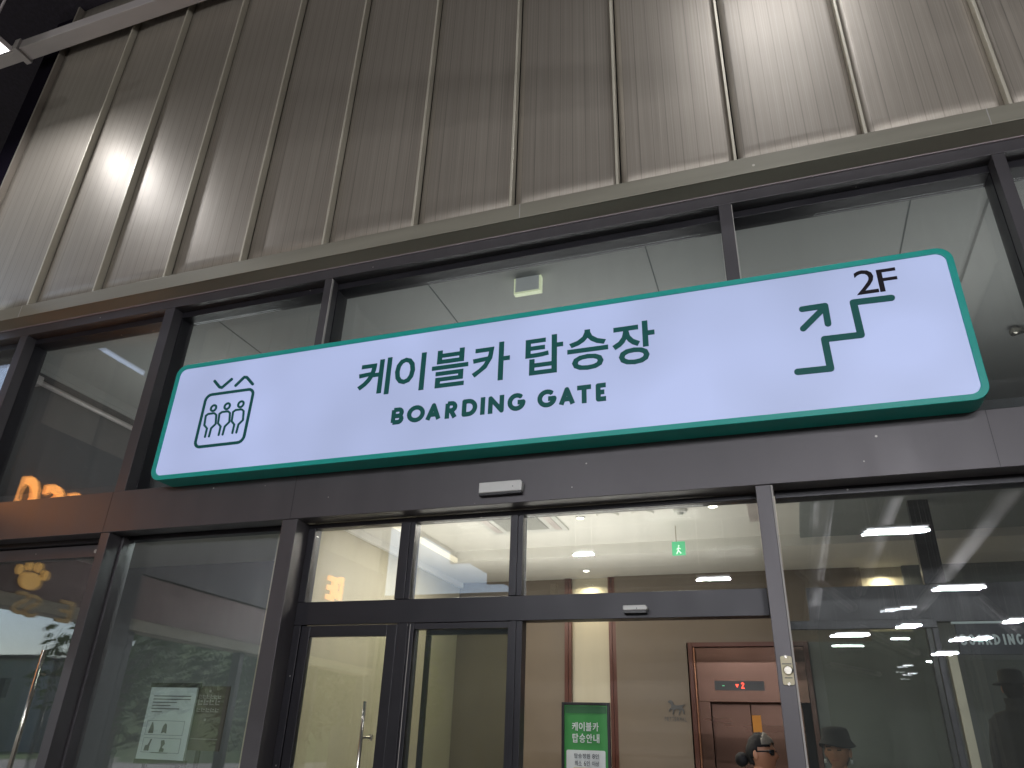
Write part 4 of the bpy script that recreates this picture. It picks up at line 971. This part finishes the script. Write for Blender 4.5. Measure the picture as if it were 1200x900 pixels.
# ================================================================== CANOPY STEEL AND LAMPS
zb = 10.8
cbm = thing('canopy_channel_beam', 'pale steel channel beam crossing in front of the cladding at top left', 'beam', (5, -1.1, zb))
pl_, pr_ = atZ(22, 57, zb), atZ(185, -1, zb)
yb_ = (pl_.y + pr_.y) / 2
XB = pl_.x
MB().box(XB, 16, yb_ - .0, yb_ + .22, zb, zb + .012).box(XB, 16, yb_ + .0, yb_ + .012, zb + .0121, zb + .18).box(XB, 16, yb_ + .208, yb_ + .22, zb + .0121, zb + .18).build('channel', GALV, cbm, bevel=.003)
MB().box(XB - .11, XB - .005, yb_ - .03, yb_ + .25, zb - .03, zb + .19).build('end_bracket', GALV, cbm, bevel=.004)
MB().box(XB - .9, XB - .115, yb_ + .02, yb_ + .2, zb, zb + .17).build('stub', GALV, cbm, bevel=.004)
for xx in (-1.5, 2.5, 6.5, 10.5): MB().tube((xx, yb_ + .09, zb + .14), (xx, yb_ + .09, 11.9), .02).build('hanger_rod', GALV, cbm)
lamp0 = None
def flood(x, y, z, label, power, sz=.5):
    t = thing('canopy_floodlight', label, 'floodlight', (x, y, z), 'floodlights under the canopy')
    MB().box(x - sz / 2, x + sz / 2, y - .2, y + .2, z, z + .07).build('housing', GALV, t, bevel=.01)
    MB().box(x - sz / 2 + .02, x + sz / 2 - .02, y - .18, y + .18, z - .006, z - .001).build('lens', LAMPF, t)
    MB().tube((x, y, z + .07), (x, y, 11.9), .015).build('rod', GALV, t)
    area('lamp', (0, 0, -.012), sz - .04, power, (.95, .96, 1), (0, 0, 0), t, sy=.34)
    return t
L1 = mirrored(170, 262, 9.35, .09); L2 = mirrored(900, 30, 9.35, .09)
flood(-2.60, -1.22, 9.34, 'bright white floodlight at the end of the pale canopy beam, top left', 38, .5)
flood(L2.x, L2.y - .1, 9.35, 'bright floodlight under the canopy above the right side of the sign', 24, 1.3)
# rows of twin tube lights whose reflections show in the panes
tubes = [((1013, 626), (1090, 617), 2), ((1095, 691), (1157, 684), 2), ((978, 745), (1020, 740), 2), ((1095, 766), (1125, 762), 2), ((817, 679), (856, 677), 1), ((674, 650), (696, 648), 1), ((1055, 733), (1080, 731), 1), ((1118, 749), (1136, 746), 2), ((1143, 748), (1163, 745), 2), ((1182, 728), (1200, 724), 2), ((254, 713), (278, 713), 1), ((260, 727), (283, 726), 1), ((1040, 716), (1052, 714), 2), ((1060, 713), (1069, 712), 2), ((1058, 781), (1070, 779), 1), ((141, 689), (155, 688), 2), ((1064, 790), (1075, 789), 1)]
TL = ['bright twin tube light mirrored highest in the right-hand pane', 'twin tube light mirrored above the BOARDING board in the right-hand pane', 'twin tube light mirrored near the post beside the button plate',
      'short twin tube light mirrored just left of the BOARDING lettering', 'single tube light mirrored in the transom light left of the right post', 'short tube light mirrored above the lit wall niche in the transom light',
      'small single tube light mirrored in the middle of the right-hand pane', 'twin tube light mirrored across the first letters of BOARDING', 'twin tube light mirrored across the middle letters of BOARDING',
      'twin tube light mirrored at the right picture edge above the dark board', 'upper of two small tube lights mirrored in the window left of the doors', 'lower of two small tube lights mirrored in the window left of the doors',
      'tiny lamp mirrored left of a matching one in the right-hand pane', 'tiny lamp mirrored right of a matching one in the right-hand pane', 'small lamp mirrored low in the right-hand pane beneath the bright rows', 'small lamp mirrored beside the frame of the left window', 'lowest small lamp mirrored in the right-hand pane']
for i, (a, b, nn) in enumerate(tubes):
    A, B = mirrored(*a, 5.95), mirrored(*b, 5.95); c = (A + B) / 2; L_ = min(2.4, max(.5, abs(B.x - A.x)))
    t = thing('hanging_tube_light', TL[i], 'tube light', (c.x, c.y, 5.95), 'hanging tube lights under the canopy')
    MB().box(c.x - L_ / 2, c.x + L_ / 2, c.y - .14, c.y + .14, 5.985, 6.03).build('housing', WPLAST, t)
    for k_ in range(nn):
        yy_ = c.y + (-.08 + .16 * k_ if nn == 2 else 0)
        MB().tube((c.x - L_ / 2 + .03, yy_, 5.96), (c.x + L_ / 2 - .03, yy_, 5.96), .013, n=10).build('tube', LAMPW, t)
    for s_ in (-1, 1): MB().tube((c.x + s_ * L_ * .4, c.y, 6.03), (c.x + s_ * L_ * .4, c.y, 11.9), .006, n=6).build('suspension_rod', GALV, t)
    if i < 12: area('lamp', (0, .03, -.045), L_, 125, (.97, .97, 1), (R(72), 0, 0), t, sy=.03)
# roof beams and ducts over the forecourt
for i, yy_ in enumerate((-4, -10, -16, -22, -28, -34, -40)):
    tag(MB().box(-11.9, 25.9, yy_, yy_ + .25, 11.2, 11.9).build('roof_beam', FRAME), 'dark steel roof beam spanning the canopy behind the viewer', 'beam', 'roof beams under the canopy')
for k_, (px_, py_, zz_) in enumerate(((1168, 600, 7.6), (1010, 690, 8.6), (960, 650, 7.0))):
    a_ = mirrored(px_, py_, zz_)
    tag(MB().tube((a_.x, -3, zz_), (a_.x, -32, zz_), .22, n=16).build('air_duct', GALV, smooth=True), ('pale round air duct mirrored near the right edge of the picture', 'pale round air duct mirrored above the tube lights in the right pane', 'pale low air duct mirrored beside the right post')[k_], 'duct', 'air ducts under the canopy')
for k_, (A_, B_) in enumerate((((940, 668), (1000, 712)), ((1010, 735), (1075, 765)), ((1150, 700), (1195, 740)), ((960, 775), (1030, 790)))):
    a_, b_ = mirrored(*A_, 7.4), mirrored(*B_, 5.6)
    tag(MB().tube(a_, b_, .13, n=8).build('brace_pipe', GALV), ('pale slanted brace mirrored just right of the button post', 'pale slanted brace mirrored in the middle of the right pane', 'pale slanted brace mirrored above the BOARDING letters', 'pale slanted brace mirrored low in the right pane')[k_], 'brace', 'slanted braces under the canopy')
for xx in (-8.6, 16.0, 24.0):
    for yy_ in (-20, -44):
        tag(MB().box(xx - .2, xx + .2, yy_ - .2, yy_ + .2, 0, 11.9).build('canopy_column', CONC), 'grey column at the far edge of the canopy', 'column', 'canopy columns')

# ---- side wing on the left with glowing letters (seen mirrored in the panes)
XW = -2.35
wg = thing('side_shop_fascia', 'dark shop fascia with orange lit letters, mirrored in the left panes', 'shop front', (XW, -4, 0))
MB().box(XW - .3, XW, -9.2, -.05, 4.0 - .35, 5.05).build('fascia', FRAME, wg, bevel=.005)
MB().box(XW - .3, XW, -9.2, -.05, 3.05, 3.63).build('lower_band', TRIM, wg, bevel=.005)
MB().box(XW - .28, XW + .03, -9.2, -.05, 2.90, 3.045).build('cream_band', CREAM, wg, bevel=.005)
for yy_ in (-.3, -2.6, -5.0, -7.3, -9.1): MB().box(XW - .25, XW - .1, yy_, yy_ + .1, 0, 2.925).build('post', FRAME2, wg)
pan = MB().box(0, .04, -.97, 0, 0, 5.6).mesh('wing_panel', CLAD); pan0 = MB().box(0, .04, -.97, 0, 0, 1.3).mesh('wing_panel', CLAD)
for i in range(9):
    o = link('wall_panel', pan if i > 1 else pan0, wg); o.location = (XW - .12 - XW, -.1 - i * 1.0 + 4, 5.07)
def mir(px, py):     # where a mirrored point stands on the wing
    d = ray(px, py); P = atY(px, py, YG); d.y *= -1; return P + d * ((XW + .08 - P.x) / d.x)
o1 = [(10, 43, 556), ]
# letters read toward the shopfront: last letter nearest to it
zl0 = None
cO = mir(26, 560); hgt_ = .46
spots_ = [('O', mir(26, 570)), ('S', mir(55, 585)), ('S', mir(75, 594)), ('E', mir(96, 602)), ('R', mir(135, 618)), ('P', mir(172, 632))]
ztop = mir(33, 556).z; zbt = ztop - .47
ys_ = [s_[1].y for s_ in spots_]
ywid = [.34, .30, .30, .28, .30, .30]
yy0 = mir(24, 565).y
cur = yy0
for ch, wd_ in zip('OSSERP', (.29, .27, .26, .24, .27, .27)):
    glyph('lit_letter', ch, (cur - wd_, cur, zbt, ztop), XW + .03, .06, ORANGE, wg, bold=.03, to='X+')
    cur -= wd_ + .07
pD, pE = mir(400, 694), mir(387, 692)
for ch, px in (('E', 386.5), ('D', 395.5)):
    p = mir(px, 695); glyph('lit_letter', ch, (p.y - .25, p.y, p.z - .12, p.z + .33), XW + .03, .06, ORANGE, wg, bold=.03, to='X+')
# paw and gold letters lower down
pp = mir(43, 677)
paw = MB()
def blob(mb, yc, zc, ry, rz):
    n = 16; x0 = XW + .002; v = [(x0, yc + ry * math.cos(2 * math.pi * i / n), zc + rz * math.sin(2 * math.pi * i / n)) for i in range(n)]; v += [(x0 + .03, a[1], a[2]) for a in v]
    mb.add(v, [tuple(range(n)), tuple(range(n, 2 * n))] + [(i, (i + 1) % n, (i + 1) % n + n, i + n) for i in range(n)])
blob(paw, pp.y, pp.z - .04, .14, .10)
for dy, dz in ((-.17, .06), (-.06, .13), (.06, .13), (.17, .06)): blob(paw, pp.y + dy, pp.z + dz, .045, .06)
paw.build('paw_emblem', GOLD, wg)
GOLDD = mat('dull_gold_letter', (.42, .30, .12), .4, .3, emit=(1, .6, .2), es=.12)
for ch, px, py in (('S', 18, 716), ('S', 31, 720), ('E', 71, 726)):
    q_ = mir(px, py); glyph('gold_letter', ch, (q_.y - .20, q_.y, q_.z - .02, q_.z + .24), XW + .003, .03, GOLDD, wg, bold=.01, to='X+')

# ---- trees and low houses beyond the forecourt (mirrored in the lower panes)
def tree(x, y, h, seed, lab):
    random.seed(seed)
    t = thing('broadleaf_tree', lab, 'tree', (x, y, 0), 'trees beyond the forecourt')
    tk = MB().tube((x, y, 0), (x, y, h * .5), .22, .13, 8)
    for i in range(5):
        a = random.uniform(0, 6.28); tk.tube((x, y, h * (.3 + .04 * i)), (x + math.cos(a) * h * .22, y + math.sin(a) * h * .22, h * (.6 + .05 * i)), .08, .03, 6)
    tk.build('trunk', BARK, t)
    cr = MB()
    for i in range(1700):
        a, b_, r0 = random.uniform(0, 6.28), random.uniform(-1, 1), random.random() ** .4
        p = Vector((math.cos(a) * math.sqrt(1 - b_ * b_) * r0 * h * .36, math.sin(a) * math.sqrt(1 - b_ * b_) * r0 * h * .36, b_ * r0 * h * .44 + h * .54)); p += Vector((mn.noise(p * .4), mn.noise(p * .4 + Vector((9, 0, 0))), 0)) * .8
        s_ = random.uniform(.12, .26); n1 = Vector((random.gauss(0, 1), random.gauss(0, 1), random.gauss(0, 1))).normalized(); n2 = n1.orthogonal().normalized()
        q = Vector((x, y, 0)) + p
        cr.add([q - n1 * s_, q + n2 * s_ * .6, q + n1 * s_, q - n2 * s_ * .6], [(0, 1, 2, 3)])
    cr.build('crown', LEAF, t)
TREES = [('nearest the building line', 'round'), ('second from the building line', 'tall'), ('third from the building line', 'bushy'), ('fourth, beside the paved edge', 'leaning'), ('fifth, in the middle of the row', 'spreading'),
         ('sixth along the paved edge', 'dense'), ('seventh, near the far columns', 'loose'), ('last, beside the added backdrop wall', 'broad')]
for i, (w1, w2) in enumerate(TREES):
    x, y, h, lab = -15.5 - (i % 3) * 1.7, -1 - i * 4.0 - (10 if i > 1 else 0), 7.2 + (i * 7 % 4) * .7, '%s green tree %s, mirrored in the lower left panes' % (w2, w1)
    tree(x, y, h, i + 3, lab)
def house(x, y, w_, d_, h, lab):
    t = thing('low_building', lab, 'building', (x, y, 0))
    wl = MB().box(x - w_ / 2, x + w_ / 2, y - d_ / 2, y + d_ / 2, 0, h).build('wall', CONC, t)
    MB().box(x - w_ / 2 - .2, x + w_ / 2 + .2, y - d_ / 2 - .2, y + d_ / 2 + .2, h + .004, h + .3).build('roof', FRAME, t)
    for k in range(int(w_ // 2.4)):
        for l_ in range(int(h // 3)):
            xx = x - w_ / 2 + 1.2 + k * 2.4; zz = 1 + l_ * 3
            MB().box(xx - .6, xx + .6, y + d_ / 2 + .002, y + d_ / 2 + .06, zz, zz + 1.5).build('window', DGLASS, t)
house(-60, -46, 16, 8, 7, 'pale two-storey building far beyond the trees on the left')

# ================================================================== INTERIOR LIGHT
for x, y, p_, c in ((3.4, 1.3, 24, (1, .94, .83)), (5.2, 1.4, 10, (1, .94, .84)), (2.9, 2.6, 15, (1, .94, .82)), (5.6, 3.0, 3, (1, .92, .82)), (8.2, 1.2, 3, (.85, .95, 1)), (8.6, 3.2, 3, (.85, .95, 1))):
    area('lobby_light', (x, y, 3.55), .5, p_, c)
area('ceiling_fill', (3.9, 2.2, 2.6), 3.0, 34, (1, .96, .87), (R(180), 0, 0), sy=1.8)  # added fill floating in mid-air, aimed up to brighten the ceiling
area('niche_light', (3.78, YB - .12, 3.5), .12, 3.0, (1, .88, .62))
area('niche_light', (7.13, YB - .12, 3.5), .12, 3.5, (1, .88, .62))
area('notice_fill', (.6, .7, 3.5), .6, 12, (.85, 1, .93))  # added fill without a fixture, brightens the notices
area('upper_light', (3.9, 2.2, 4.3), 3.5, 24, (1, 1, .98), (R(180), 0, 0), sy=1.2)
area('upper_light', (-1.0, 2.2, 4.2), 1.5, 13, (.97, 1, .97), (R(180), 0, 0), sy=1.2)
area('upper_light', (8.2, 2.0, 4.2), 2.6, 15, (1, 1, .98), (R(180), 0, 0), sy=1.2)
